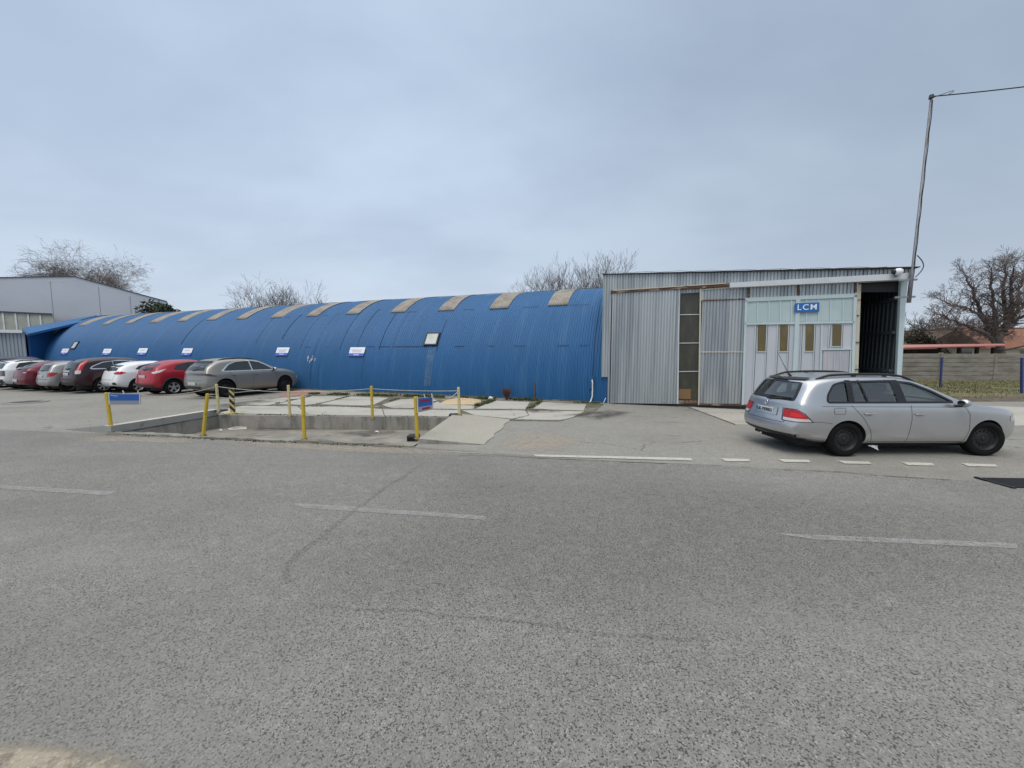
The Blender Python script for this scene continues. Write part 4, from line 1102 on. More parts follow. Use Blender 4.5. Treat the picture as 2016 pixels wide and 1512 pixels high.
def make_car(sp, label, cat='car', name='parked_car', group=None):
    b = Body(sp); L, wr = sp['L'], sp['wr']; car = thing(name, label, cat, group=group)
    P_ = sp['paint']; xr, xf = sp['axle']; track = sp['track'] / 2
    # shell with wheel arches (and for the near car an open cabin) cut out
    me = b.full.copy(); me.materials.clear(); me.materials.append(P_); me.materials.append(M['inside']); me.materials.append(M['cabin'])
    body = bpy.data.objects.new('body', me); COL.objects.link(body)
    cutters = []
    for ax in (xr, xf):
        for sd in (-1, 1):
            mb = MB(); rad = sp.get('arch', wr + .045)
            mb.lathe([(0, sd * .50), (rad, sd * .50), (rad, sd * 1.25), (0, sd * 1.25)], 40, (ax, 0, wr + .01))
            cutters.append(mb)
    if sp.get('open'):
        for ax, poly in sp['open']:
            mb = MB()
            if ax == 'y': mb.prism([(x, -1.2, z) for x, z in poly], (0, 2.4, 0))
            else: mb.prism([(ax[0], y, z) for y, z in poly], (ax[1] - ax[0], 0, 0))
            cutters.append(mb)
    for ci, mb in enumerate(cutters):
        c = mb.build('cut', [P_, M['inside'], M['cabin']]); c.data.polygons.foreach_set('material_index', [1 if ci < 4 else 2] * len(c.data.polygons))
        bm = bmesh.new(); bm.from_mesh(c.data); bmesh.ops.remove_doubles(bm, verts=bm.verts, dist=1e-5); bmesh.ops.dissolve_degenerate(bm, edges=bm.edges, dist=1e-6); bmesh.ops.recalc_face_normals(bm, faces=bm.faces); bm.to_mesh(c.data); bm.free()
        md = body.modifiers.new('b', 'BOOLEAN'); md.operation = 'DIFFERENCE'; md.object = c; md.solver = 'EXACT'
        me2 = Body.bake(body); body.modifiers.clear(); body.data = me2; bpy.data.objects.remove(c)
    me = body.data
    me.polygons.foreach_set('use_smooth', [True] * len(me.polygons)); me.set_sharp_from_angle(angle=R(38))
    body.parent = car
    def put(mb, nm, m, par=None, **kw): return mb.build(nm, M[m] if isinstance(m, str) else m, par or car, smooth=True, **kw)
    for sd, ax, y_ in ((-1, xr, -track), (1, xr, track), (-1, xf, -track), (1, xf, track)):
        make_wheel(car, ax, y_, wr, sp.get('ww', .21), sd, sp['rim'], sp.get('steer', 0) if ax == xf else 0)
    gm = sp.get('glass', 'darkglass')
    sides = ('R', 'L')
    for ax in sides:
        if 'dlo' in sp: put(b.patch(ax, round_poly(sp['dlo'], .05), .0025), 'window_trim', sp.get('dlom', 'cartrim')) if not sp.get('open') else None
        for w in sp['side_glass']: put(b.patch(ax, round_poly(w, sp.get('gr', .04)), .005 if not sp.get('open') else -.012), 'side_window', gm)
        for w in sp.get('pillars', []): put(b.patch(ax, w, .004), 'pillar_trim', 'cartrim')
        if 'frame' in sp:
            fp, fw = sp['frame']; put(b.line(ax, round_poly(fp, .05) + [round_poly(fp, .05)[0]], fw, .0035), 'window_frame', 'cartrim')
        for ln in sp.get('chrome_line', []): put(b.line(ax, ln, .022, .006), 'chrome_strip', 'chrome')
        for ln in sp.get('seams', []): put(b.line(ax, ln, .0075), 'gap_and_crease', 'seamline')
        for hx, hz in sp.get('handles', []):
            h, n = b.proj(ax, (hx, hz)); sg = -1 if ax == 'R' else 1
            cup = put(b.patch(ax, [(hx + .075 * math.cos(k * .628), hz - .008 + .032 * math.sin(k * .628)) for k in range(10)], .002, .03), 'handle_cup', 'seamline' if not sp.get('cupm') else sp['cupm'])
            mb = MB(); mb.box(hx - .085, h.y + sg * .012, hz - .013, hx + .085, h.y + sg * .035, hz + .013); put(mb, 'door_handle', sp.get('handlem', P_), bevel=.008)
        for cl_ in sp.get('clad', []): put(b.patch(ax, cl_, .010), 'sill_cladding', 'cladding')
        if sp.get('archtrim'):
            for ax_ in (xr, xf):
                a0 = sp.get('arch', wr + .045); ring = []
                for k in range(25):
                    q = math.pi * (-.06 + 1.12 * k / 24); ring.append((ax_ + (a0 + .075) * math.cos(q), wr + .01 + (a0 + .075) * math.sin(q)))
                for k in range(24, -1, -1):
                    q = math.pi * (-.06 + 1.12 * k / 24); ring.append((ax_ + (a0 + .002) * math.cos(q), wr + .01 + (a0 + .002) * math.sin(q)))
                ring = [p for p in ring if p[1] > .22]
                put(b.patch(ax, ring, .012, .04), 'wheel_arch_trim', 'cladding')
        if sp.get('lamp_glow'): put(b.patch(ax + 'C', round_poly(sp['lamp_glow'], .02), .009, .03), 'lamp_lens', 'brightlamp')
        if sp.get('lamp_seal'): put(b.line(ax + 'C', sp['lamp_seal'], .012, .0085), 'lamp_seal', 'cartrim')
        for m_, poly in sp.get('lamp', []): put(b.patch(ax + 'C', round_poly(poly, .03), .006, .035), 'taillight', m_)
        if 'mirror' in sp:
            mx_, mz_ = sp['mirror']; h, n = b.proj(ax, (mx_, mz_)); sg = -1 if ax == 'R' else 1
            mb = MB(); mb.lathe([(0, -.06), (.055, -.055), (.082, -.02), (.085, .03), (.06, .09), (0, .12)], 14, (0, 0, 0), 'x')
            mb.v = [(mx_ + .03 + v[0] * .8, h.y + sg * .12 + v[1] * 1.1, mz_ + .035 + v[2] * .82) for v in mb.v]
            mr = put(mb, 'mirror', sp.get('mirm', P_)); mb = MB()
            mb.lathe([(.068, -.062), (0, -.063)], 14, (0, 0, 0), 'x'); mb.v = [(mx_ + .028 + v[0] * .8, h.y + sg * .12 + v[1] * 1.0, mz_ + .035 + v[2] * .72) for v in mb.v]; put(mb, 'mirror_glass', 'darkglass', mr)
            mb = MB(); mb.box(mx_ - .03, h.y + sg * -.02, mz_ - .04, mx_ + .07, h.y + sg * .12, mz_ - .005); put(mb, 'mirror_arm', 'cartrim', bevel=.01)
        if sp.get('rails'):
            x0, x1, yy, hh = sp['rails']; sg = -1 if ax == 'R' else 1; pts = []
            for k in range(17):
                x = lerp(x0, x1, k / 16); h, n = b.proj('top', (x, sg * yy)); t = min(1, min(k, 16 - k) / 2.5)
                pts.append(Vector((x, sg * yy, h.z - .005 + hh * math.sin(t * math.pi / 2))))
            mb = MB(); mb.tube(pts, .022, 8); rl = put(mb, 'roof_rail', 'cartrim')
            for k in (6, 11):
                p = pts[k]; mb = MB(); mb.box(p.x - .035, p.y - .014, p.z - hh - .01, p.x + .035, p.y + .014, p.z); put(mb, 'rail_foot', 'cartrim', rl)
    rg = round_poly(sp['rear_glass'], .05)
    if 'rear_frame' in sp: put(b.line('rear', sp['rear_frame'][0], sp['rear_frame'][1], .0035), 'rear_window_frame', 'cartrim')
    if sp.get('rear_trim'): put(b.patch('rear', round_poly(sp['rear_trim'], .05), .0025) , 'rear_window_trim', 'cartrim')
    put(b.patch('rear', rg, .006 if not sp.get('open') else -.004), 'rear_window', gm)
    put(b.patch('front', round_poly(sp['windscreen'], .06), .005 if not sp.get('open') else -.006, .07), 'windscreen', gm)
    for nm, m_, poly in sp.get('rear_bits', []): put(b.patch('rear', round_poly(poly, .015), .012, .04), nm, m_)
    for ln in sp.get('rear_seams', []): put(b.line('rear', ln, .010), 'tailgate_gap', 'seamline')
    for poly in sp.get('spoiler', []): put(b.patch('rear', round_poly(poly, .02), .02, .05), 'spoiler', sp.get('spoilerm', 'cartrim'))
    for poly in sp.get('headlamp', [[(.55, .60), (.80, .64), (.78, .74), (.55, .70)]]):
        for sg in (1, -1): put(b.patch('front', round_poly([(sg * y, z) for y, z in poly], .03), .006), 'headlight', 'clearlamp')
    put(b.patch('front', [(-.42, .28), (.42, .28), (.45, .42), (-.45, .42)], .006), 'grille', 'cartrim')
    # number plate
    py_, pz = sp['plate']; h, n = b.proj('rear', (py_, pz)); x = h.x - .014
    pl = put(MB().box(x, py_ - .26, pz - .056, x + .012, py_ + .26, pz + .056), 'number_plate', 'plate', bevel=.003)
    if sp.get('plate_text'):
        MB().box(x - .002, py_ + .215, pz - .052, x, py_ + .258, pz + .052).build('plate_band', M['platein2'], pl)
        fr = lambda dy: frame((x - .0045, py_ + dy, pz), (0, -1, 0), (0, 0, 1), (-1, 0, 0))
        a_, b_ = sp['plate_text']
        text_mesh(a_, .092, 'plate_letters', M['plateink'], pl, fr(.142), .001, .001)
        text_mesh(b_, .092, 'plate_digits', M['plateink'], pl, fr(-.112), .001, .001)
        mb = MB(); mb.prism([(x - .0035, py_ + .065, pz + .03), (x - .0035, py_ + .022, pz + .03), (x - .0035, py_ + .026, pz - .005), (x - .0035, py_ + .0435, pz - .026), (x - .0035, py_ + .061, pz - .005)], (.002, 0, 0)); mb.build('plate_shield', M['plateink'], pl)
    else:
        mb = MB()
        k = -.17
        while k < .2:
            mb.box(x - .002, py_ + k, pz - .028, x, py_ + k + .034, pz + .028); k += .05
        mb.build('plate_lettering', M['signink'], pl)
    mb = MB()
    if 'wiper' in sp:
        (ya, za), (yb, zb_) = sp['wiper']; p = b.proj('rear', (ya, za))[0]; q = b.proj('rear', (yb, zb_))[0]
        mb.tube([p + Vector((-.03, 0, 0)), p.lerp(q, .5) + Vector((-.035, 0, 0)), q + Vector((-.02, 0, 0))], [.02, .012, .008], 6); put(mb, 'rear_wiper', 'cartrim')
    # dark underside
    mb = MB(); mb.box(.45, -.58, sp['cl'] - .05, L - .45, .58, sp['cl'] + .12); put(mb, 'underbody', 'inside')
    return car, b
def place(car, sp, px, py, heading, k=1.0):
    """put the right rear tyre's footprint on the ground seen at the pixel"""
    g = G(px, py); a = R(heading); c, s = math.cos(a), math.sin(a)
    lx, ly = sp['axle'][0] * k, (-sp['track'] / 2 - .1) * k; car.scale = (k, k, max(k, 1.055) if k == 1.0 else k)
    car.location = (g.x - (lx * c - ly * s), g.y - (lx * s + ly * c), 0.0); car.rotation_euler = (0, 0, a)

FRONT = [(.15, .12), (.35, .03), (.55, 0), (.68, .02), (.80, .08), (.90, .16), (1.0, .30)]
PLAN = lambda L, h: [(0, h * .88), (.10, h * .95), (.35, h * .99), (1.0, h), (L * .72, h), (L - .75, h * .985), (L - .32, h * .92), (L - .10, h * .80), (L, h * .66)]
# ---- the silver estate in front
silver = paint('silver_paint', (0.52, 0.525, 0.53), 0.8, 0.28)
WIN = [(.72, 1.0), (.74, 1.13), (.86, 1.315), (1.05, 1.365), (1.9, 1.385), (2.30, 1.345), (2.68, 1.19), (3.03, 1.0)]
WINO = [(.70, .985), (.72, 1.14), (.85, 1.33), (1.05, 1.38), (1.9, 1.405), (2.31, 1.358), (2.70, 1.20), (3.07, .985)]
dlo_w = [(.60, 1.00), (.63, 1.10), (.80, 1.30), (1.05, 1.355), (1.9, 1.385), (2.35, 1.355), (2.75, 1.20), (3.12, .985), (3.12, .965), (.66, .955)]
wagon = dict(L=4.47, paint=silver, wr=.317, axle=(1.09, 3.668), track=1.53, ww=.205, rim='steel', steer=R(-9), cl=.19, arch=.352, tum=(.845, .70), rb=.10, fb=.09, shear=4,
    top=[(0, 1.42), (.5, 1.48), (1.2, 1.505), (1.9, 1.50), (2.3, 1.465), (2.7, 1.315), (3.05, 1.135), (3.3, 1.015), (3.5, .975), (3.9, .925), (4.2, .875), (4.38, .825), (4.47, .74)],
    belt=[(0, .97), (3.0, .955), (3.6, .92), (4.47, .82)], bottom=[(0, .33), (.25, .27), (.7, .20), (3.9, .19), (4.25, .22), (4.47, .26)],
    plan=PLAN(4.47, .885), rear=[(.25, .24), (.36, .16), (.50, .135), (.60, .155), (.645, .215), (.80, .23), (.97, .26), (1.43, .53)], front=[(.15, .12), (.32, .03), (.50, 0), (.68, .01), (.78, .05), (.86, .12), (.95, .3)],
    glass='glass',
    open=[('y', WIN), ((-.3, 4.3), [(-.60, 1.035), (.60, 1.035), (.56, 1.22), (.51, 1.35), (-.51, 1.35), (-.56, 1.22)])],
    side_glass=[WINO],
    pillars=[[(1.10, .99), (1.21, .99), (1.18, 1.40), (1.08, 1.40)], [(2.00, .99), (2.16, .99), (2.05, 1.40), (1.90, 1.40)], [(1.44, .99), (1.475, .99), (1.34, 1.40), (1.31, 1.40)]],
    frame=(WIN, .034), rear_frame=([(-.61, 1.03), (.61, 1.03), (.565, 1.22), (.51, 1.365), (-.51, 1.365), (-.565, 1.22), (-.61, 1.03), (.0, 1.03)], .06),
    rear_trim=None, rear_glass=[(-.63, 1.015), (.63, 1.015), (.58, 1.22), (.53, 1.37), (-.53, 1.37), (-.58, 1.22)],
    windscreen=[(-.68, 1.0), (.68, 1.0), (.56, 1.37), (-.56, 1.37)],
    seams=[[(2.22, .95), (2.24, .7), (2.19, .27)], [(3.19, .95), (3.30, .78), (3.31, .5), (3.25, .27)], [(1.14, .95), (1.36, .72), (1.50, .50), (1.56, .27)], [(1.56, .272), (3.25, .272)], [(.83, .79), (.83, .90), (1.03, .90), (1.03, .79), (.83, .79)], [(.42, .645), (.62, .645), (.80, .62)], [(.62, .93), (3.2, .915)]],  # last line paints the shoulder crease's shade as a thin dark strip
    handles=[(1.45, .80), (2.37, .79)], cupm=paint('handle_cup', (.30, .31, .33), .4), mirror=(3.04, .965), rails=(.66, 2.50, .60, .045),
    
    lamp_seal=[(.46, .64), (.455, .855), (.70, .86), (.815, .795), (.94, .64), (.46, .64)], lamp=[('redlamp', [(.47, .70), (.47, .85), (.70, .85), (.80, .79), (.88, .70)]), ('clearlamp', [(.49, .645), (.47, .695), (.885, .695), (.93, .645)])], lamp_glow=[(.60, .725), (.60, .80), (.72, .80), (.82, .725)],
    rear_bits=[('plate_recess', silver, [(-.37, .70), (.37, .70), (.34, .855), (-.34, .855)])],
    rear_seams=[[(-.66, .87), (-.64, .70), (-.56, .60), (.56, .60), (.64, .70), (.66, .87), (.62, .96)], [(-.80, .40), (.80, .40)]],
    spoiler=[[(-.55, 1.38), (.55, 1.38), (.52, 1.415), (-.52, 1.415)]], plate=(0, .775), plate_text=('BL', '300RD'), wiper=((-.0, 1.005), (-.38, 1.03)))
car, wb = make_car(wagon, 'silver estate car with roof rails and black steel wheels beside the road', name='estate_car')
place(car, wagon, 1668, 901.5, 1.0, 1.04); car.scale = (1.055, .97, 1.04); car.location.x -= .0
WAG = car
# black lower rear valance, exhaust, aerial, badge, seats, steering wheel
wb_put = lambda mb, nm, m, **kw: mb.build(nm, M[m], car, smooth=True, **kw)
wb_put(wb.patch('rear', [(-.74, .345), (.74, .345), (.78, .40), (-.78, .40)], .004), 'valance', 'cartrim')
wb_put(wb.patch('R', [(.10, .30), (.72, .245), (.72, .285), (.10, .36)], .004, .04), 'valance', 'cartrim')
wb_put(wb.line('R', [(1.50, .225), (3.28, .225)], .03, .004), 'sill_shade', 'cartrim')  # black strip painted along the sill as its shadow line
for yy in (.44, .52):
    mb = MB(); mb.lathe([(.0, .10), (.030, .10), (.034, -.06), (.028, -.06), (.026, .05)], 12, (.34, yy, .25), 'x'); wb_put(mb, 'exhaust_pipe', 'cartrim')
h, n_ = wb.proj('top', (.60, 0))
mb = MB(); mb.tube([h + Vector((0, 0, -.01)), h + Vector((-.03, 0, .04)), h + Vector((-.06, 0, .07)), h + Vector((-.28, 0, .46))], [.03, .018, .006, .004], 6); wb_put(mb, 'aerial', 'cartrim')
h, n_ = wb.proj('rear', (0, .915))
mb = MB(); mb.lathe([(.050, -.006), (.050, -.018), (.040, -.018), (.040, -.006)], 20, h, 'x'); em = wb_put(mb, 'emblem', 'chrome')
mb = MB()
def stroke(pts):
    for (a, b_), (c_, d_) in zip(pts, pts[1:]): mb.tube([h + Vector((-.014, -a, b_)), h + Vector((-.014, -c_, d_))], .004, 4)
stroke([(-.018, .032), (0, .004), (.018, .032)]); stroke([(-.034, .014), (-.016, -.028), (0, .0), (.016, -.028), (.034, .014)])
mb.build('emblem_letters', M['chrome'], em)
mb = MB(); mb.lathe([(.040, -.008), (0, -.010)], 16, h, 'x'); mb.build('emblem_field', M['cartrim'], em)
def seat(x, y, w):
    mb = MB(); mb.prism([(x - .02, y - w / 2, .55), (x + .16, y - w / 2, .55), (x + .02, y - w / 2, 1.12), (x - .10, y - w / 2, 1.10)], (0, w, 0)); wb_put(mb, 'seat', 'seatcloth', bevel=.04)
def rest(x, y, w=.25):
    mb = MB(); mb.box(x - .05, y - w / 2, 1.14, x + .04, y + w / 2, 1.30); wb_put(mb, 'headrest', 'seatcloth', bevel=.035)
for y in (.37, -.37): seat(2.12, y, .5); rest(2.06, y)
seat(1.28, 0, 1.25)
for y in (.40, 0, -.40): rest(1.22, y, .22)
mb = MB(); mb.box(2.95, -.66, .9, 3.25, .66, 1.0); wb_put(mb, 'dashboard', 'inside', bevel=.03)
mb = MB(); mb.tube([Vector((2.72 + .06 * math.sin(2 * math.pi * k / 20), .37 + .18 * math.cos(2 * math.pi * k / 20), .98 + .17 * math.sin(2 * math.pi * k / 20))) for k in range(21)], .014, 6); wb_put(mb, 'steering_wheel', 'cartrim')
# torn white plastic caught under the sill
bg = thing('torn_plastic', 'scrap of torn white plastic under the sill of the silver estate car', 'litter', WAG.location, WAG.rotation_euler.z)
bg.scale = WAG.scale * .62; bg.location = WAG.location + Vector((.62, -.33, .075))
mb = MB(); rr_ = random.Random(5)
vs = [(1.46 + .07 * i + .02 * j, -.80 - .05 * rr_.random(), .215 - .012 * j * (i + .5) + .025 * rr_.random()) for j in range(4) for i in range(5)]
mb.add(vs, [(j * 5 + i, j * 5 + i + 1, j * 5 + i + 6, j * 5 + i + 5) for j in range(3) for i in range(4)]); mb.build('scrap', M['bag'], bg)

# ---- the parked row
GC = 'cars parked in a row along the blue hall'
def dark(c): return tuple(x * .8 for x in c)
HD = 66
# pale grey coupe-like crossover
suv = dict(L=4.36, paint=paint('taupe_paint', (0.27, 0.262, 0.242), .5, .30), wr=.37, axle=(.74, 3.46), track=1.58, ww=.24, rim='steel', cl=.22, arch=.425, tum=(.82, .66), rb=.10, fb=.09,
    top=[(0, 1.33), (.12, 1.44), (.32, 1.555), (.7, 1.615), (1.45, 1.64), (2.0, 1.62), (2.4, 1.53), (2.8, 1.34), (3.12, 1.17), (3.35, 1.125), (3.85, 1.08), (4.18, 1.01), (4.36, .88)],
    belt=[(0, 1.02), (2.5, 1.04), (3.3, 1.03), (4.36, .9)], bottom=[(0, .36), (.4, .24), (3.9, .22), (4.36, .3)], plan=PLAN(4.36, .93),
    rear=[(.3, .10), (.45, .02), (.62, 0), (.85, .05), (1.0, .06), (1.15, .11), (1.45, .30)], front=FRONT,
    dlo=[(.60, 1.11), (.90, 1.37), (1.22, 1.485), (1.8, 1.52), (2.25, 1.475), (2.62, 1.31), (3.02, 1.07), (.68, 1.07)], dlom='chrome',
    side_glass=[[(.70, 1.105), (.95, 1.35), (1.25, 1.46), (1.80, 1.495), (1.88, 1.10)], [(1.93, 1.10), (1.86, 1.495), (2.23, 1.45), (2.58, 1.29), (2.90, 1.10)]],
    rear_glass=[(-.64, 1.13), (.64, 1.13), (.55, 1.40), (-.55, 1.40)], spoiler=[[(-.60, 1.42), (.60, 1.42), (.56, 1.50), (-.56, 1.50)]], spoilerm='cartrim',
    windscreen=[(-.68, 1.14), (.68, 1.14), (.56, 1.52), (-.56, 1.52)], seams=[[(1.92, 1.06), (1.94, .7), (1.90, .34)], [(2.96, 1.06), (3.04, .8), (2.98, .34)], [(.92, 1.06), (1.16, .75), (1.22, .34)]],
    handles=[(1.10, .93), (2.06, .92)], mirror=(2.86, 1.08), mirm=paint('mirror_grey', (.5, .5, .5), .3), rails=(.65, 2.2, .60, .03),
     lamp=[('darklamp', [(.50, .95), (.50, 1.02), (.72, 1.01), (.95, .90), (.80, .90)])], rear_bits=[('light_bar', 'darklamp', [(-.66, .945), (.66, .945), (.66, 1.025), (-.66, 1.025)]), ('lower_insert', 'cartrim', [(-.5, .40), (.5, .40), (.56, .50), (-.56, .50)])],
    rear_seams=[[(-.62, .74), (.62, .74)]], plate=(0, .60), wiper=((0, 1.14), (-.3, 1.19)))
red = dict(L=4.1, paint=paint('red_paint', (0.33, 0.008, 0.022), 0, .3), wr=.335, axle=(.75, 3.28), track=1.52, ww=.22, rim=5, cl=.22, arch=.385, tum=(.78, .60), rb=.12, fb=.14,
    top=[(0, 1.27), (.25, 1.40), (.7, 1.505), (1.4, 1.55), (1.9, 1.54), (2.3, 1.43), (2.7, 1.22), (2.95, 1.10), (3.4, 1.02), (3.8, .92), (4.1, .75)],
    belt=[(0, 1.05), (1.0, 1.06), (2.2, .98), (4.1, .9)], bottom=[(0, .36), (.4, .25), (3.8, .24), (4.1, .3)], plan=PLAN(4.1, .88), rear=[(.3, .12), (.45, .02), (.6, 0), (.72, .07), (.9, .10), (1.1, .16), (1.4, .38)], front=FRONT,
    dlo=[(.80, 1.12), (.95, 1.30), (1.4, 1.42), (1.9, 1.43), (2.3, 1.32), (2.65, 1.06), (1.3, 1.05)], side_glass=[[(.84, 1.13), (.98, 1.28), (1.35, 1.39), (1.38, 1.08)], [(1.43, 1.08), (1.42, 1.395), (1.9, 1.40), (2.27, 1.29), (2.55, 1.08)]],
    rear_glass=[(-.56, 1.09), (.56, 1.09), (.47, 1.36), (-.47, 1.36)], windscreen=[(-.65, 1.1), (.65, 1.1), (.55, 1.42), (-.55, 1.42)], seams=[[(1.41, 1.04), (1.43, .7), (1.40, .36)], [(2.6, 1.0), (2.68, .8), (2.62, .36)]],
    handles=[(1.6, .93)], mirror=(2.5, 1.05), archtrim=True, clad=[[(1.15, .26), (2.88, .26), (2.88, .37), (1.15, .37)]],
     lamp=[('clearlamp', [(.46, .97), (.50, 1.03), (.70, 1.06), (.95, 1.16), (.78, 1.0), (.60, .95)])],
    rear_bits=[('lower_bumper', 'cladding', [(-.72, .37), (.72, .37), (.74, .50), (-.74, .50)])], rear_seams=[[(-.66, 1.0), (-.60, .64), (.60, .64), (.66, 1.0)]], plate=(0, .82), wiper=((0, 1.10), (-.28, 1.14)))
white = dict(L=4.25, paint=paint('white_paint', (0.72, 0.74, 0.76), 0, .3), wr=.32, axle=(.78, 3.43), track=1.53, rim=5, cl=.19, tum=(.80, .63), rb=.12, fb=.14,
    top=[(0, 1.22), (.3, 1.35), (.7, 1.425), (1.4, 1.455), (2.0, 1.44), (2.4, 1.32), (2.8, 1.12), (3.1, .98), (3.6, .91), (4.0, .80), (4.25, .66)],
    belt=[(0, .99), (1.0, .98), (2.5, .92), (4.25, .8)], bottom=[(0, .33), (.4, .22), (4, .2), (4.25, .28)], plan=PLAN(4.25, .885), rear=[(.25, .12), (.42, .01), (.58, 0), (.72, .05), (.9, .10), (1.05, .17), (1.35, .42)], front=FRONT,
    dlo=[(.72, 1.08), (.90, 1.23), (1.4, 1.345), (1.95, 1.345), (2.35, 1.24), (2.80, .96), (1.2, .99)], side_glass=[[(.80, 1.08), (.94, 1.21), (1.36, 1.315), (1.40, 1.01)], [(1.45, 1.01), (1.43, 1.32), (1.94, 1.32), (2.32, 1.21), (2.70, .975)]],
    rear_glass=[(-.60, 1.02), (.60, 1.02), (.50, 1.27), (-.50, 1.27)], windscreen=[(-.65, 1.0), (.65, 1.0), (.55, 1.34), (-.55, 1.34)], seams=[[(1.43, .95), (1.45, .7), (1.40, .28)], [(2.72, .92), (2.80, .7), (2.74, .28)]],
    handles=[(1.6, .85), (2.6, .84)], mirror=(2.62, .96),  lamp=[('redlamp', [(.36, .92), (.52, .98), (.70, 1.0), (.88, .94), (.70, .86), (.48, .86)])],
    rear_bits=[('fog_recess', 'cartrim', [(-.74, .40), (-.52, .40), (-.54, .50), (-.72, .51)]), ('fog_recess', 'cartrim', [(.74, .40), (.52, .40), (.54, .50), (.72, .51)])], rear_seams=[[(-.62, .98), (-.55, .62), (.55, .62), (.62, .98)]], plate=(0, .47), wiper=((0, 1.03), (-.3, 1.05)))
maroon = dict(L=4.5, paint=paint('maroon_paint', (0.030, 0.010, 0.014), .3, .3), wr=.35, axle=(.95, 3.57), track=1.56, ww=.23, rim=7, cl=.22, tum=(.82, .66), rb=.10, fb=.14,
    top=[(0, 1.42), (.3, 1.55), (.9, 1.625), (1.6, 1.64), (2.2, 1.61), (2.6, 1.47), (3.0, 1.25), (3.3, 1.11), (3.9, 1.03), (4.3, .92), (4.5, .76)],
    belt=[(0, 1.06), (2, 1.04), (4.5, .92)], bottom=[(0, .38), (.5, .26), (4.1, .25), (4.5, .3)], plan=PLAN(4.5, .90), rear=[(.3, .12), (.45, .02), (.62, 0), (.80, .07), (1.05, .10), (1.55, .36)], front=FRONT,
    dlo=[(.52, 1.13), (.62, 1.24), (1.0, 1.42), (1.6, 1.50), (2.2, 1.47), (2.6, 1.33), (3.0, 1.08), (.60, 1.09)], dlom='chrome', side_glass=[[(.58, 1.14), (.66, 1.22), (1.02, 1.39), (1.36, 1.44), (1.38, 1.115)], [(1.40, 1.115), (1.38, 1.445), (2.05, 1.455), (2.1, 1.11)], [(2.14, 1.11), (2.09, 1.455), (2.2, 1.445), (2.57, 1.31), (2.9, 1.10)]],
    rear_glass=[(-.62, 1.10), (.62, 1.10), (.54, 1.47), (-.54, 1.47)], windscreen=[(-.68, 1.12), (.68, 1.12), (.58, 1.52), (-.58, 1.52)], seams=[[(2.12, 1.05), (2.14, .7), (2.1, .34)], [(1.2, 1.05), (1.4, .75), (1.45, .34)], [(3.05, 1.0), (3.1, .8), (3.05, .34)]],
    handles=[(1.5, .96), (2.45, .95)], handlem='chrome', mirror=(2.85, 1.08),  lamp=[('redlamp', [(.55, 1.06), (.76, 1.06), (.86, 1.50), (.76, 1.52)]), ('clearlamp', [(.53, .90), (.74, .90), (.76, 1.05), (.55, 1.05)])],
    rear_bits=[('bumper_step', 'cladding', [(-.75, .62), (.75, .62), (.76, .69), (-.76, .69)]), ('plate_bar', 'chrome', [(-.32, 1.00), (.32, 1.00), (.32, 1.04), (-.32, 1.04)]), ('lower_bumper', 'cladding', [(-.72, .40), (.72, .40), (.74, .50), (-.74, .50)])], rear_seams=[[(-.62, 1.0), (-.60, .72), (.60, .72), (.62, 1.0)]], plate=(0, .88), wiper=((0, 1.11), (-.3, 1.15)))
grey = dict(L=4.0, paint=paint('grey_paint', (0.33, 0.335, 0.33), .5, .34), wr=.30, axle=(.68, 3.14), track=1.45, rim='steel', cl=.19, tum=(.82, .64), rb=.09, fb=.14,
    top=[(0, 1.33), (.3, 1.41), (.8, 1.45), (1.6, 1.45), (2.0, 1.38), (2.4, 1.17), (2.75, 1.0), (3.3, .92), (3.7, .82), (4.0, .66)], belt=[(0, .96), (2.4, .93), (4, .8)], bottom=[(0, .32), (.4, .22), (3.7, .2), (4, .28)], plan=PLAN(4.0, .83),
    rear=[(.25, .10), (.40, .01), (.56, 0), (.64, .06), (.9, .09), (1.0, .12), (1.4, .34)], front=FRONT, dlo=[(.55, 1.03), (.66, 1.25), (1.0, 1.335), (1.6, 1.345), (2.0, 1.27), (2.5, .955), (.62, .975)],
    side_glass=[[(.62, 1.02), (.70, 1.23), (1.0, 1.31), (1.3, 1.32), (1.34, .99)], [(1.39, .99), (1.35, 1.32), (1.6, 1.322), (1.97, 1.25), (2.4, .98)]], rear_glass=[(-.56, .99), (.56, .99), (.50, 1.33), (-.50, 1.33)], windscreen=[(-.62, 1.0), (.62, 1.0), (.54, 1.36), (-.54, 1.36)],
    seams=[[(1.37, .93), (1.39, .7), (1.35, .28)], [(2.5, .93), (2.56, .7), (2.5, .28)]], handles=[(1.5, .86)], mirror=(2.35, .96),  lamp=[('redlamp', [(.42, .80), (.50, .91), (.66, .94), (.82, .90), (.68, .76), (.44, .73)])],
    rear_bits=[], rear_seams=[[(-.58, .95), (-.56, .62), (.56, .62), (.58, .95)], [(-.72, .60), (.72, .60)]], plate=(0, .74), wiper=((0, 1.0), (-.28, 1.03)))
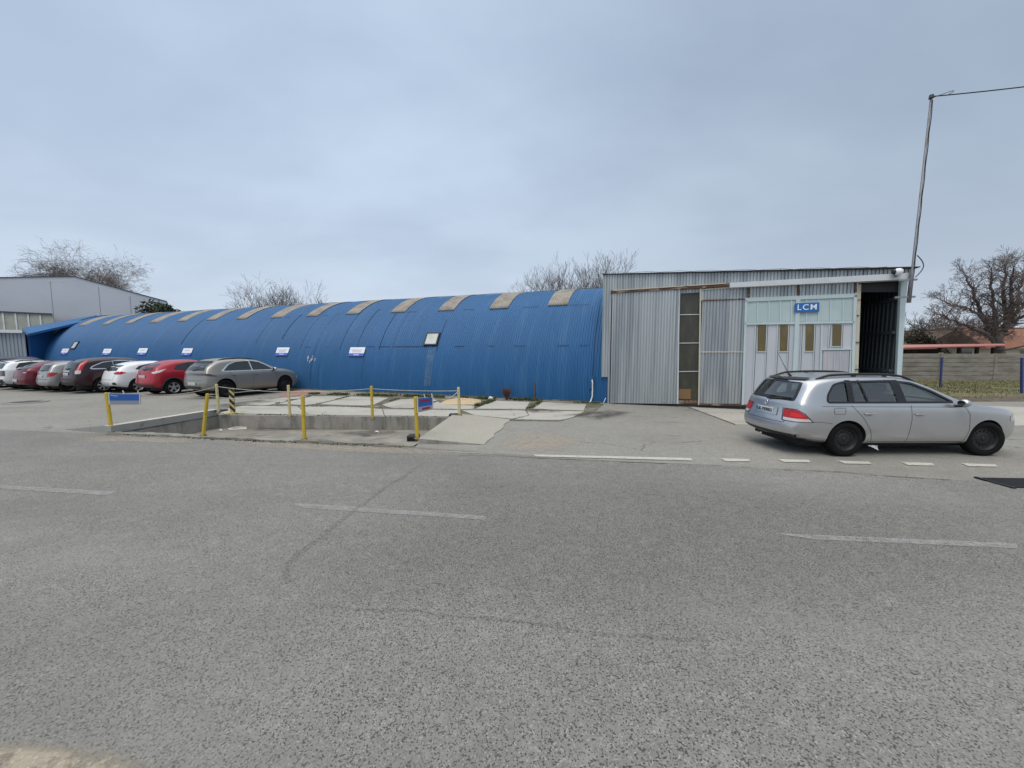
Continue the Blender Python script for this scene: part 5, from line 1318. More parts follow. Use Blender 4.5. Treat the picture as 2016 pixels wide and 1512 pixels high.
crimson = dict(L=4.2, paint=paint('crimson_paint', (0.13, 0.008, 0.022), .2, .3), wr=.32, axle=(.78, 3.4), track=1.52, rim=5, cl=.19, tum=(.80, .62), rb=.12, fb=.14,
    top=[(0, 1.15), (.4, 1.33), (.8, 1.42), (1.4, 1.455), (1.9, 1.44), (2.4, 1.28), (2.8, 1.07), (3.1, .98), (3.6, .91), (4.0, .80), (4.2, .66)], belt=[(0, 1.0), (2.5, .93), (4.2, .8)], bottom=[(0, .33), (.4, .22), (4, .2), (4.2, .28)], plan=PLAN(4.2, .885),
    rear=[(.25, .12), (.42, .01), (.60, 0), (.70, .06), (.9, .08), (1.02, .12), (1.3, .42)], front=FRONT, dlo=[(.62, 1.06), (.85, 1.23), (1.3, 1.34), (1.9, 1.34), (2.35, 1.20), (2.75, .96), (.9, .99)],
    side_glass=[[(.70, 1.06), (.89, 1.20), (1.3, 1.31), (1.4, 1.315), (1.44, 1.0)], [(1.49, 1.0), (1.45, 1.315), (1.88, 1.315), (2.32, 1.18), (2.65, .98)]], rear_glass=[(-.60, 1.03), (.60, 1.03), (.50, 1.26), (-.50, 1.26)], windscreen=[(-.65, 1.0), (.65, 1.0), (.55, 1.34), (-.55, 1.34)],
    seams=[[(1.46, .95), (1.48, .7), (1.43, .28)], [(2.7, .93), (2.78, .7), (2.72, .28)]], handles=[(1.62, .86)], mirror=(2.6, .96),  lamp=[('clearlamp', [(.42, .88), (.46, .92), (.62, .93), (.60, .89)])],
    rear_bits=[], rear_seams=[[(-.66, .96), (-.60, .70), (.60, .70), (.66, .96)], [(-.7, .66), (.7, .66)]], plate=(0, .52), wiper=((0, 1.04), (-.28, 1.07)))
cactus = dict(L=4.15, paint=white['paint'], wr=.325, axle=(.76, 3.35), track=1.5, rim='steel', cl=.20, tum=(.82, .66), rb=.10, fb=.14,
    top=[(0, 1.36), (.3, 1.44), (.8, 1.48), (1.6, 1.48), (2.1, 1.40), (2.5, 1.2), (2.85, 1.05), (3.4, .98), (3.9, .86), (4.15, .7)], belt=[(0, 1.03), (2.5, .98), (4.15, .85)], bottom=[(0, .34), (.4, .24), (3.8, .22), (4.15, .3)], plan=PLAN(4.15, .865),
    rear=[(.25, .12), (.42, .01), (.60, 0), (.70, .04), (1.0, .06), (1.4, .30)], front=FRONT, dlo=[(.45, 1.08), (.60, 1.32), (1.0, 1.385), (1.7, 1.39), (2.1, 1.30), (2.6, 1.01), (.5, 1.04)],
    side_glass=[[(.52, 1.08), (.64, 1.29), (1.0, 1.36), (1.3, 1.365), (1.34, 1.05)], [(1.39, 1.05), (1.35, 1.365), (1.7, 1.365), (2.07, 1.28), (2.5, 1.03)]], rear_glass=[(-.60, 1.05), (.60, 1.05), (.52, 1.36), (-.52, 1.36)], windscreen=[(-.65, 1.05), (.65, 1.05), (.55, 1.38), (-.55, 1.38)],
    seams=[[(1.37, .98), (1.39, .7), (1.35, .3)]], handles=[(1.5, .9)], mirror=(2.4, 1.0), archtrim=True, clad=[[(1.16, .25), (2.95, .25), (2.95, .42), (1.16, .42)]], rails=(.5, 2.0, .62, .04),
     lamp=[('darklamp', [(.26, .70), (.26, .96), (.62, .96), (.62, .70)])], rear_bits=[('lower_bumper', 'cladding', [(-.72, .37), (.72, .37), (.74, .54), (-.74, .54)])], rear_seams=[[(-.66, .98), (-.60, .64), (.60, .64), (.66, .98)]], plate=(0, .82), wiper=((0, 1.06), (-.28, 1.1)))
import copy as _cp
black = _cp.deepcopy({k: v for k, v in maroon.items() if k != 'paint'}); black['paint'] = paint('black_paint', (0.012, 0.013, 0.016), .2, .3)
ROW = [(suv, 446, 783, HD, 'pale grey crossover with a sloping roof, nearest to the yellow posts'),
 (red, 344, 777.5, HD, 'bright red crossover with black lower trim and silver alloy wheels'),
 (white, 274, 772.5, HD, 'white hatchback with red tail lamps, between bright red and dark maroon cars'),
 (maroon, 206, 773, HD, 'dark maroon off-roader with tall red tail lamps and chrome window line'),
 (grey, 138, 771.5, HD, 'small grey hatchback between the dark maroon and the dark crimson cars'),
 (crimson, 98, 769, HD, 'dark crimson hatchback parked between a grey and a white car'),
 (cactus, 54, 766.5, HD, 'white car with black square tail lamps and black wheel-arch trim')]
for sp, px, py, hd, lab in ROW:
    c_, b_ = make_car(sp, lab, group=GC); place(c_, sp, px, py, hd, 1.0)
c_, b_ = make_car(black, 'black car half out of view at the left edge, behind the white car', group=GC)
g = G(-22, 762); place(c_, black, 8, 763.5, HD, 1.0)
# ------------------------------------------------------------------ posts, ropes and boards round the pit
M['yellow'] = mat('yellow_paint', (0.50, 0.36, 0.025), 0.6, layers=[((0.36, 0.27, 0.05), 5, 0.45, 0.7, 0.6, (1, 1, 0.4)), ((0.16, 0.075, 0.03), 9, 0.62, 0.72, 0.8)])
M['yellowpale'] = mat('bleached_yellow_paint', (0.50, 0.44, 0.22), 0.7, layers=[((0.42, 0.33, 0.09), 5, 0.45, 0.7, 0.6, (1, 1, 0.4)), ((0.22, 0.09, 0.04), 7, 0.60, 0.70, 0.8)])
M['rope'] = mat('rope', (0.46, 0.44, 0.38), 0.9)
M['boardblue'] = mat('sign_board_blue', (0.012, 0.085, 0.33), 0.4)
M['boardgrey'] = mat('sign_board_grey', (0.22, 0.23, 0.26), 0.5)
M['boardred'] = mat('sign_bar_red', (0.20, 0.012, 0.05), 0.5)
M['metalpost'] = mat('zinc', (0.55, 0.56, 0.56), 0.5, .3)
GP = 'yellow posts round the sunken pit'
def post(name, lab, bx, by, tx, ty, z0, r, m, cap=None):
    b = G(bx, by, z0); t = D(tx, ty, b.y + .02)
    th = thing(name, lab, 'post', b, group=GP)
    mb = MB(); v = t - b
    mb.tube([(0, 0, -.05), tuple(v * .25), tuple(v * .5), tuple(v * .75), tuple(v)], [r * 1.03, r, r * .98, r, r], 10)
    mb.build('tube', M[m], th, smooth=True, angle=40)
    mb = MB(); mb.lathe([(r * .98, 0), (r * .9, .012), (0, .016)], 10, tuple(v), 'z'); mb.build('cap', M[m], th, smooth=True)
    mb = MB(); mb.lathe([(r * 1.9, -.01), (r * 1.7, .012), (r * 1.05, .02)], 10, (0, 0, 0), 'z'); mb.build('foot', M['rust'], th)
    return th, b, t
P1 = post('guard_post', 'leaning yellow post at the left road-side pit corner, carrying the blue and grey board', 220, 849.5, 209.5, 774, .03, .040, 'yellow')
P2 = post('guard_post', 'yellow post leaning strongly right, second from left on the road side of the pit', 400, 857, 408.5, 776, .03, .038, 'yellow')
P3 = post('guard_post', 'yellow post in the middle of the road side of the pit, rusty foot', 599.5, 865, 596, 780, .03, .040, 'yellow')
P4 = post('guard_post', 'orange-yellow post on a black base, carrying the blue board with red bars', 821.5, 862, 818, 782, .10, .040, 'yellow')
P5 = post('guard_post', 'pale bleached post at the far left corner of the pit, beside the striped bollard', 430.5, 811, 426, 757, .17, .040, 'yellowpale')
P6 = post('guard_post', 'pale post with rusty foot behind the pit, before the pale grey car bonnet', 571, 819.5, 567.5, 759, .01, .040, 'yellowpale')
P7 = post('guard_post', 'thin yellow post in the middle of the hall side of the pit', 733.5, 823, 731, 761, .01, .040, 'yellow')
P8 = post('guard_post', 'pale post at the far right pit corner, at the top of the concrete ramp', 905, 816.5, 902.5, 763, .11, .042, 'yellowpale')
def rope(lab, a, b, sag, r=.009):
    th = thing('rope', lab, 'rope', (0, 0, 0), group='slack ropes between the posts'); pts = []
    for k in range(21):
        t = k / 20; p = a.lerp(b, t); p.z -= sag * 4 * t * (1 - t); pts.append(p)
    mb = MB(); mb.tube(pts, r, 5); mb.build('strand', M['rope'], th, smooth=True)
tp = lambda P, k=.97: P[1].lerp(P[2], k)
rope('pale rope from the bleached far-left post to the pale post before the grey car', tp(P5, .93), tp(P6, .80), .04)
rope('pale rope from the pale rusty-footed post to the thin yellow post', tp(P6, .80), tp(P7, .93), .03)
rope('pale rope from the thin yellow post to the post on top of the ramp', tp(P7, .93), tp(P8, .88), .03)
rope('pale rope from the post above the ramp down to the board with red bars', tp(P8, .88), D(853, 785, P4[1].y + .02), .12)
rope('pale rope from the blue and grey board up to the bleached far-left post', D(274, 777, P1[1].y + .05), tp(P5, .93), .10)
rope('lower pale rope from the blue and grey board past the strongly leaning post', D(274, 778.5, P1[1].y + .05), tp(P2, .93), .02, .006)
rope('lower pale rope from the strongly leaning post to the middle road-side post', tp(P2, .95), tp(P3, .95), .05, .006)
# two boards
def board(lab, P, px, red):
    Y = P[1].y - .06
    q = [D(a, b, Y + dy) for a, b, dy in px]
    th = thing('sign_board', lab, 'sign', (0, 0, 0))
    n = (q[1] - q[0]).cross(q[3] - q[0]).normalized(); n = n if n.y < 0 else -n
    up = lambda t, s: (q[0].lerp(q[1], s)).lerp(q[3].lerp(q[2], s), t)
    mb = MB(); mb.prism([up(.38, 0), up(.38, 1), up(1, 1), up(1, 0)], -n * .025); mb.build('blue_panel', M['boardblue'], th)
    mb = MB(); mb.prism([up(0, 0), up(0, 1), up(.38, 1), up(.38, 0)], -n * .025); mb.build('grey_panel', M['boardgrey'], th)
    for s in (0, 1):
        e = up(0, s); f = up(1, s); d_ = (q[1] - q[0]).normalized() * (.02 if s else -.02)
        mb = MB(); mb.prism([e, e + d_, f + d_ + Vector((0, 0, .04)), f + Vector((0, 0, .04))], -n * .03); mb.build('edge_strip', M['metalpost'], th)
    if red:
        for t0, t1, s0, s1 in ((.72, .88, .13, .86), (.12, .28, .28, .82)):
            mb = MB(); mb.prism([up(t0, s0) + n * .003, up(t0, s1) + n * .003, up(t1, s1) + n * .003, up(t1, s0) + n * .003], -n * .003); mb.build('red_bar', M['boardred'], th)
    else:
        mb = MB(); mb.prism([up(.86, .05) + n * .002, up(.80, .28) + n * .002, up(.84, .28) + n * .002, up(.91, .05) + n * .002], -n * .002); mb.build('scratch', M['metalpost'], th)
    for s in (.5, .97):
        e = up(1, s); mb = MB(); mb.tube([e, e + Vector((-.03 if s < .6 else .0, 0, .09))], .012, 6); mb.build('bolt', M['metalpost'], th)
board('blue board with grey lower edge on the leaning post at the left pit corner', P1, [(216, 796.5, 0), (274, 796.5, .05), (274, 776, .05), (215, 776, 0)], False)
board('small blue board crossed by two dark red bars on the orange-yellow corner post', P4, [(823.5, 812, 0), (851.5, 806, .12), (851, 782.5, .12), (823, 784.5, 0)], True)
for P in (P1, P4):
    pass
def blackbase(lab, px, py, w, h, z):
    g = G(px, py, z); th = thing('base_block', lab, 'block', g)
    MB().box(-w, -.13, 0, w * .72, .13, h).build('block', M['black'], th, bevel=.015)
    MB().box(-w * .9, -.15, h * .55, w * .5, -.13, h * .8).build('lug', M['steelrim'], th, bevel=.004)
blackbase('black rubber base block under the orange-yellow corner post', 816, 867, .14, .13, 0.0)
blackbase('black base block beside the post on top of the ramp', 895, 818.5, .16, .06, 0.06)
blackbase('black base block beside the bleached post at the far left corner of the pit', 437, 809.5, .16, .05, .14)
# striped bollard
g = G(458.5, 813.5); bl = thing('bollard', 'square bollard with black and yellow diagonal stripes behind the pit', 'bollard', g, R(30))
M['stripey'] = mat('bollard_yellow', (0.50, 0.40, 0.17), 0.7, layers=[((0.30, 0.14, 0.06), 8, 0.6, 0.72, 0.7)])
hb, hw = .80, .066
MB().box(-hw, -hw, 0, hw, hw, hb).build('shaft', M['stripey'], bl)
for k in range(4):
    z0 = .02 + k * .215
    pr = [(-hw, z0 + .16), (hw, z0), (hw, z0 + .11), (-hw, z0 + .27)]
    pr = [(x, min(z, hb)) for x, z in pr]
    MB().prism([(x, -hw - .003, z) for x, z in pr], (0, .002, 0)).build('black_stripe', M['black'], bl)
    MB().prism([(hw + .001, x, z) for x, z in pr], (.002, 0, 0)).build('black_stripe', M['black'], bl)
MB().box(-hw - .012, -hw - .012, hb, hw + .012, hw + .012, hb + .02).build('top_plate', M['rust'], bl)
MB().box(-.22, -.18, 0, .22, .18, .022).build('base_plate', M['yellowpale'], bl)
# litter frame on the pit floor
th = thing('broken_frame', 'broken pale wooden frame lying flat on the pit floor', 'debris', (0, 0, PD + .02))
M['palewood'] = mat('pale_wood', (0.60, 0.58, 0.53), .8)
for a, b in (((449, 846), (463, 842.5)), ((463, 842.5), (486, 843)), ((486, 845.5), (452, 847))):
    a, b = G(*a, PD), G(*b, PD); a.z = b.z = 0
    mb = MB(); mb.tube([a, b], .022, 4); mb.build('slat', M['palewood'], th)
for px, py, lab in ((434, 849, 'small white scrap on the pit floor under the strongly leaning post'), (742, 852, 'white scrap of plaster on the pit floor near the right end')):
    g = G(px, py, PD); mb = MB(); mb.tube([(-.06, 0, .02), (.0, .02, .035), (.06, -.01, .015)], [.01, .035, .012], 5); o = mb.build('plaster_scrap', M['bag'], loc=g); tag(o, lab, 'debris')
# drain grate at the right edge of the road
g0, g1, g2 = G(1925, 942.5), G(1977, 961.5), G(2016, 943.5)
du = (g2 - g0).normalized(); dv = (g1 - g0); dv = dv - du * dv.dot(du); wv = dv.length * 1.0; dv.normalize()
gr = thing('drain_grate', 'black iron drain grate in the road at the right edge', 'drain', g0, math.atan2(du.y, du.x))
sg = -1 if du.cross(dv).z < 0 else 1
sk = (g1 - g0).dot(du)
MB().poly([(0, 0, .010), (.95, 0, .010), (.95 + sk * .0, sg * wv, .010), (0, sg * wv, .010)]).build('pit_hole', M['black'], gr)
for k in range(9):
    y = sg * wv * (k + .5) / 9; MB().box(0.02, y - .012, .010, .93, y + .012, .024).build('bar', M['steelrim'], gr)
fr = MB(); fr.box(-.03, min(0, sg * wv) - .03, .008, 0.02, max(0, sg * wv) + .03, .026).build('rim_bar', M['steelrim'], gr)
MB().box(.93, min(0, sg * wv) - .03, .008, .98, max(0, sg * wv) + .03, .026).build('rim_bar', M['steelrim'], gr)
# manhole in the parking area
mh_ = thing('manhole_cover', 'round sunken manhole cover on the parking ground at the left', 'manhole', G(51, 792.5))
mb = MB(); mb.lathe([(.62, .006), (.60, .03), (.45, .034), (.42, .012), (0, .014)], 28, (0, 0, 0), 'z'); mb.build('collar', M['pitfloor'], mh_, smooth=True, angle=40)
mb = MB(); mb.lathe([(.40, .016), (.38, .028), (0, .026)], 28, (0, 0, 0), 'z'); mb.build('lid', M['black'], mh_)
# sand heap
c = G(908, 795); nx_, ny_ = 26, 16
vs, fs2 = [], []
pts4 = [G(858, 797), G(950, 797), G(948, 786), G(882, 785.5)]
for j in range(ny_ + 1):
    for i in range(nx_ + 1):
        u, v = i / nx_, j / ny_
        p = pts4[0].lerp(pts4[1], u).lerp(pts4[3].lerp(pts4[2], u), v)
        e = math.sin(math.pi * u) * math.sin(math.pi * v)
        p.z = -.02 + .15 * e ** .6 + .035 * noise.noise(p * 2.2) * e + .01 * noise.noise(p * 9)
        vs.append(tuple(p))
for j in range(ny_):
    for i in range(nx_):
        a = j * (nx_ + 1) + i; fs2.append((a, a + 1, a + nx_ + 2, a + nx_ + 1))
o = MB().add(vs, fs2).build('sand_heap', M['sand'], smooth=True); tag(o, 'flat heap of yellow sand spread on the slabs before the blue hall', 'sand heap')

# ------------------------------------------------------------------ weeds and grass
M['blade'] = mat('grass_blade', (0.085, 0.095, 0.03), 0.8, layers=[((0.17, 0.145, 0.06), .8, 0.42, 0.6, 0.85)])
M['weed'] = mat('weed_leaf', (0.045, 0.075, 0.018), 0.8, layers=[((0.10, 0.10, 0.035), 2, 0.45, 0.62, 0.8)])
def blades(mb, p, h, rn, lean=.5, w=.012):
    a = rn.uniform(0, 6.28); d = Vector((math.cos(a), math.sin(a), 0)); t = Vector((-d.y, d.x, 0)) * w
    l = d * h * lean * rn.uniform(.2, 1)
    mb.add([p - t, p + t, p + l * .4 + Vector((0, 0, h * .65)) + t * .6, p + l * .4 + Vector((0, 0, h * .65)) - t * .6, p + l + Vector((0, 0, h))], [(0, 1, 2, 3), (3, 2, 4)])
rn = random.Random(11); mb = MB()
for k in range(34000):
    u, v = rn.random() * .62, rn.random() ** 1.15
    i, j = int(u * BNX), int(v * (BNY - 2)) + 1
    p = BANKV[j * (BNX + 1) + i].lerp(BANKV[min(j + 1, BNY) * (BNX + 1) + i + 1], rn.random()) + Vector((rn.uniform(-.8, .8), rn.uniform(-.4, .4), 0))
    if j <= 2 and rn.random() < .75: continue
    if noise.noise(p * .5) + noise.noise(p * 1.7) * .5 < -.25 and rn.random() < .7: continue
    blades(mb, p, rn.uniform(.03, .10), rn, .9, .011)
tag(mb.build('grass', M['blade'], recalc=False), kind='stuff')
mb = MB()
def weed_line(px, n, w, h):
    P_ = [G(*q) for q in px]
    for k in range(n):
        i = rn.randrange(len(P_) - 1); p = P_[i].lerp(P_[i + 1], rn.random()) + Vector((rn.uniform(-w, w), rn.uniform(-w, w), 0))
        if noise.noise(p * 1.3) < -.15: continue
        blades(mb, p, rn.uniform(.3, 1) * h, rn, 1.1, .014)
weed_line([(612, 776), (690, 777.5), (760, 779.5), (850, 781.5), (960, 785.5), (1060, 789)], 5200, .22, .13)
weed_line([(930, 803), (955, 795), (975, 788)], 700, .12, .14); weed_line([(1040, 805), (1055, 797), (1065, 791)], 350, .08, .09)
weed_line([(545, 794.5), (612, 779.5)], 260, .05, .06); weed_line([(626, 795.5), (688, 780.5)], 260, .05, .06); weed_line([(740, 798), (785, 785)], 260, .06, .06); weed_line([(816, 804), (862, 790)], 200, .05, .06)
weed_line([(240, 856), (430, 866), (600, 873), (800, 881)], 420, .07, .05); weed_line([(440, 815), (600, 818), (880, 821)], 260, .05, .05); weed_line([(470, 798), (700, 801.5), (905, 807)], 300, .04, .05)
weed_line([(1130, 793.5), (1180, 794.5)], 200, .06, .08); weed_line([(480, 799), (760, 803)], 300, .03, .04)
tag(mb.build('weeds', M['weed'], recalc=False), kind='stuff')
M['twigred'] = mat('dry_twig', (0.10, 0.05, 0.04), .9)
def twig_bush(lab, px, py, h, w, n, m, name='dry_shrub'):
    g = G(px, py); th = thing(name, lab, 'shrub', g); mb = MB()
    for k in range(n):
        a = rn.uniform(0, 6.28); d = Vector((math.cos(a), math.sin(a) * .6, 0)) * rn.uniform(.1, 1) * w; hh = h * rn.uniform(.5, 1)
        p1_ = d * .4 + Vector((0, 0, hh * .5)); p2_ = d + Vector((0, 0, hh))
        mb.tube([d * .15, p1_, p2_], [.009, .006, .003], 3, cap=False)
        for q in range(3):
            s = p1_.lerp(p2_, rn.random()); mb.tube([s, s + Vector((rn.uniform(-.12, .12), rn.uniform(-.1, .1), rn.uniform(.03, .16)))], [.005, .002], 3, cap=False)
    mb.build('twigs', M[m], th)
twig_bush('dry reddish shrub growing against the foot of the blue hall', 998, 787.5, .50, .30, 90, 'twigred')
o = MB().tube([(-.10, 0, .05), (-.03, 0, .10), (.06, 0, .08), (.11, 0, .03)], [.02, .07, .06, .02], 8).build('plastic_bag', M['bag'], smooth=True, loc=G(966, 788)); tag(o, 'crumpled white plastic bag among the weeds at the foot of the blue hall', 'litter')
pbag = BANKV[4 * (BNX + 1)].copy(); gg = D(1938, 776, 18.5)
o = MB().tube([(-.13, 0, .06), (-.04, 0, .12), (.07, 0, .11), (.13, 0, .04)], [.02, .10, .09, .02], 8).build('plastic_bag', M['bag'], smooth=True, loc=(gg.x, gg.y, gg.z - .05)); tag(o, 'crumpled white plastic bag lying on the grass bank before the concrete fence', 'litter')
# small stones and scraps on the road
mb = None
M['stone'] = mat('road_stone', (0.05, 0.05, 0.052), .9)

# ------------------------------------------------------------------ concrete panel fence and blue posts
M['fence'] = mat('fence_concrete', (0.235, 0.222, 0.19), 0.9, layers=[((0.14, 0.128, 0.105), 1.5, 0.42, 0.66, 0.75, (.5, 1, 2.5)), ((0.32, 0.305, 0.27), 3, 0.52, 0.75, 0.55, (.5, 1, 2)), ((0.14, 0.125, 0.10), 1.0, 0.56, 0.7, 0.5)], bump=.4, bscale=18)
YFn = 25.3
fz0 = .14
fx = [D(x, 720, YFn).x for x in (1745, 1850.5, 1958)]; bay = fx[2] - fx[1]
fx = [fx[1] - bay * k for k in (3, 2, 1)] + [fx[1] + bay * k for k in range(0, 9)]
ftop = D(1900, 695.5, YFn).z
fe = thing('panel_fence', 'weathered grey fence of stacked concrete panels between concrete posts', 'fence', (0, YFn, 0))
pm = None; ph_ = (ftop - fz0 - .02) / 6
for i in range(len(fx) - 1):
    for k in range(6):
        mb = MB(); z0 = fz0 + k * ph_; jx = rn.uniform(-.004, .004)
        mb.prism([(fx[i] + .09, -.03 + jx, z0 + .012), (fx[i] + .09, .03, z0), (fx[i] + .09, .03, z0 + ph_ - .012), (fx[i] + .09, -.03 + jx, z0 + ph_ - .02)], (bay - .18, 0, rn.uniform(-.008, .008)))
        mb.build('panel', M['fence'], fe)
for x in fx:
    mb = MB(); mb.box(x - .09, -.08, -.05, x + .09, .08, ftop + rn.uniform(-.02, .05)); mb.build('post', M['fence'], fe, bevel=.012)
M['bluepost'] = mat('blue_post_paint', (0.025, 0.04, 0.15), 0.5, layers=[((0.05, 0.05, 0.12), 5, 0.5, 0.7, 0.6)])
for tx, ty, bx, by, lab in ((1854.5, 704, 1851, 765, 'dark blue square steel post on the grass bank, behind the silver estate car'), (2012, 705, 2012, 776, 'dark blue square steel post on the grass bank at the right edge of the photo')):
    Yp = 2.0 * FPX / (by - 692); b = D(bx, by, Yp - .6); th = thing('steel_post', lab, 'post', (b.x, b.y, b.z), group='blue posts before the fence')
    t = D(tx, ty, b.y) - b
    mb = MB(); mb.prism([(-.035, -.035, -.2), (.035, -.035, -.2), (.035, .035, -.2), (-.035, .035, -.2)], (t.x, 0, t.z + .2)); mb.build('tube', M['bluepost'], th)
    mb = MB(); mb.box(t.x - .042, -.042, t.z, t.x + .042, .042, t.z + .015); mb.build('cap', M['bluepost'], th)

# ------------------------------------------------------------------ houses and carport behind the fence
M['tile'] = mat('brown_tiles', (0.20, 0.085, 0.05), 0.85, layers=[((0.13, 0.06, 0.04), 1.2, 0.45, 0.65, 0.7), ((0.27, 0.13, 0.08), 5, 0.5, 0.7, 0.5)], bump=.5, bscale=10)
M['tiledark'] = mat('dark_tiles', (0.11, 0.075, 0.055), 0.9, layers=[((0.06, 0.045, 0.04), 1.5, 0.45, 0.65, 0.7), ((0.19, 0.13, 0.10), 5, 0.5, 0.7, 0.5)], bump=.5, bscale=10)
M['render'] = mat('house_render', (0.40, 0.35, 0.28), 0.9, layers=[((0.30, 0.26, 0.21), 1, 0.45, 0.7, 0.6)])
M['redsheet'] = mat('red_roof_sheet', (0.40, 0.16, 0.13), 0.6, layers=[((0.32, 0.12, 0.10), 1.5, 0.45, 0.7, 0.6)])
M['darkwood'] = mat('dark_wood', (0.05, 0.032, 0.025), 0.8)
def house(lab, x0, x1, y0, y1, ze, zr, m, ridge='x', hip=0.0, chim=None):
    h_ = thing('house', lab, 'house', ((x0 + x1) / 2, (y0 + y1) / 2, 0)); a, b = (x1 - x0) / 2, (y1 - y0) / 2
    MB().box(-a + .3, -b + .3, 0, a - .3, b - .3, ze).build('wall', M['render'], h_)
    if ridge == 'x': e0, e1 = Vector((-a + hip, 0, zr)), Vector((a - hip, 0, zr)); q = [Vector(p) for p in ((-a, -b, ze - .1), (a, -b, ze - .1), (a, b, ze - .1), (-a, b, ze - .1))]; mb = MB(); mb.poly([q[0], q[1], e1, e0]); mb.poly([q[2], q[3], e0, e1]); mb.poly([q[1], q[2], e1]); mb.poly([q[3], q[0], e0]); mb.poly(q[::-1])
    else:
        e0, e1 = Vector((0, -b, zr)), Vector((0, b, zr)); q = [Vector(p) for p in ((-a, -b, ze - .1), (a, -b, ze - .1), (a, b, ze - .1), (-a, b, ze - .1))]; mb = MB(); mb.poly([q[0], e0, e1, q[3]]); mb.poly([q[1], q[2], e1, e0]); mb.poly([q[0], q[1], e0]); mb.poly([q[2], q[3], e1]); mb.poly(q[::-1])
    rf = mb.build('roof', M[m], h_)
    mb = MB(); mb.tube([e0, e1], .12, 6); mb.build('ridge_cap', M[m], rf)
    if chim:
        cx_, cz = chim; MB().box(cx_ - .3, -.3, zr - .8, cx_ + .3, .3, cz).build('chimney', M['render'], rf)
    for s in (-.5, .5):
        w_ = MB().box(a * s - .5, -b + .27, .9, a * s + .5, -b + .31, 2.1).build('window', M['darkglass'], h_)
        MB().box(a * s - .55, -b + .22, .82, a * s + .55, -b + .30, .9).build('window_sill', M['render'], w_)
    return h_
# right: long brown tiled house behind the big tree; left: dark tiled house
pr1, pr2 = D(1890, 648, 42), D(2016, 645, 42)
hx0 = D(1872, 680, 38).x
house('long house with brown tiled roof behind the big bare tree', hx0, hx0 + 26, 37, 47, D(1900, 684, 37).z, D(1950, 646.5, 42).z, 'tile', 'x', 3.0, (4, D(1950, 646, 42).z + 1.0))
zr_ = D(1782, 652, 40).z
house('house with dark weathered tiled roof beside the grey metal hall', D(1735, 660, 40).x, D(1850, 684, 40).x, 36, 45, D(1840, 683, 38).z, zr_, 'tiledark', 'y')
cp_ = thing('carport', 'low open carport with a faded red sheet roof directly behind the concrete fence', 'carport', (0, 0, 0))
a, b, c_2, d2 = D(1690, 686, 27), D(1980, 679.2, 27), D(1975, 676.5, 31), D(1690, 679.5, 31)
MB().prism([a, b, c_2, d2], (0, 0, -.07)).build('roof_sheet', M['redsheet'], cp_)
MB().prism([D(1690, 689.5, 27.03), D(1845, 686.5, 27.03), D(1845, 684.5, 27.03), D(1690, 686.8, 27.03)], (0, .1, 0)).build('front_board', M['redsheet'], cp_)
for px in (1740, 1800, 1888, 1923, 1955):
    t = D(px, 684, 28); MB().box(t.x - .08, 27.9, 0, t.x + .08, 28.06, t.z).build('pillar', M['darkwood'], cp_)
MB().box(D(1690, 690, 30.5).x, 30.4, 0, D(1850, 690, 30.5).x, 30.6, D(1800, 684, 30.5).z).build('back_wall', M['darkwood'], cp_)
t = D(1955, 694, 27.4); u = D(2016, 681, 27.4)
MB().tube([t, u, u + (u - t)], .06, 5).build('lean_beam', M['darkwood'], cp_)

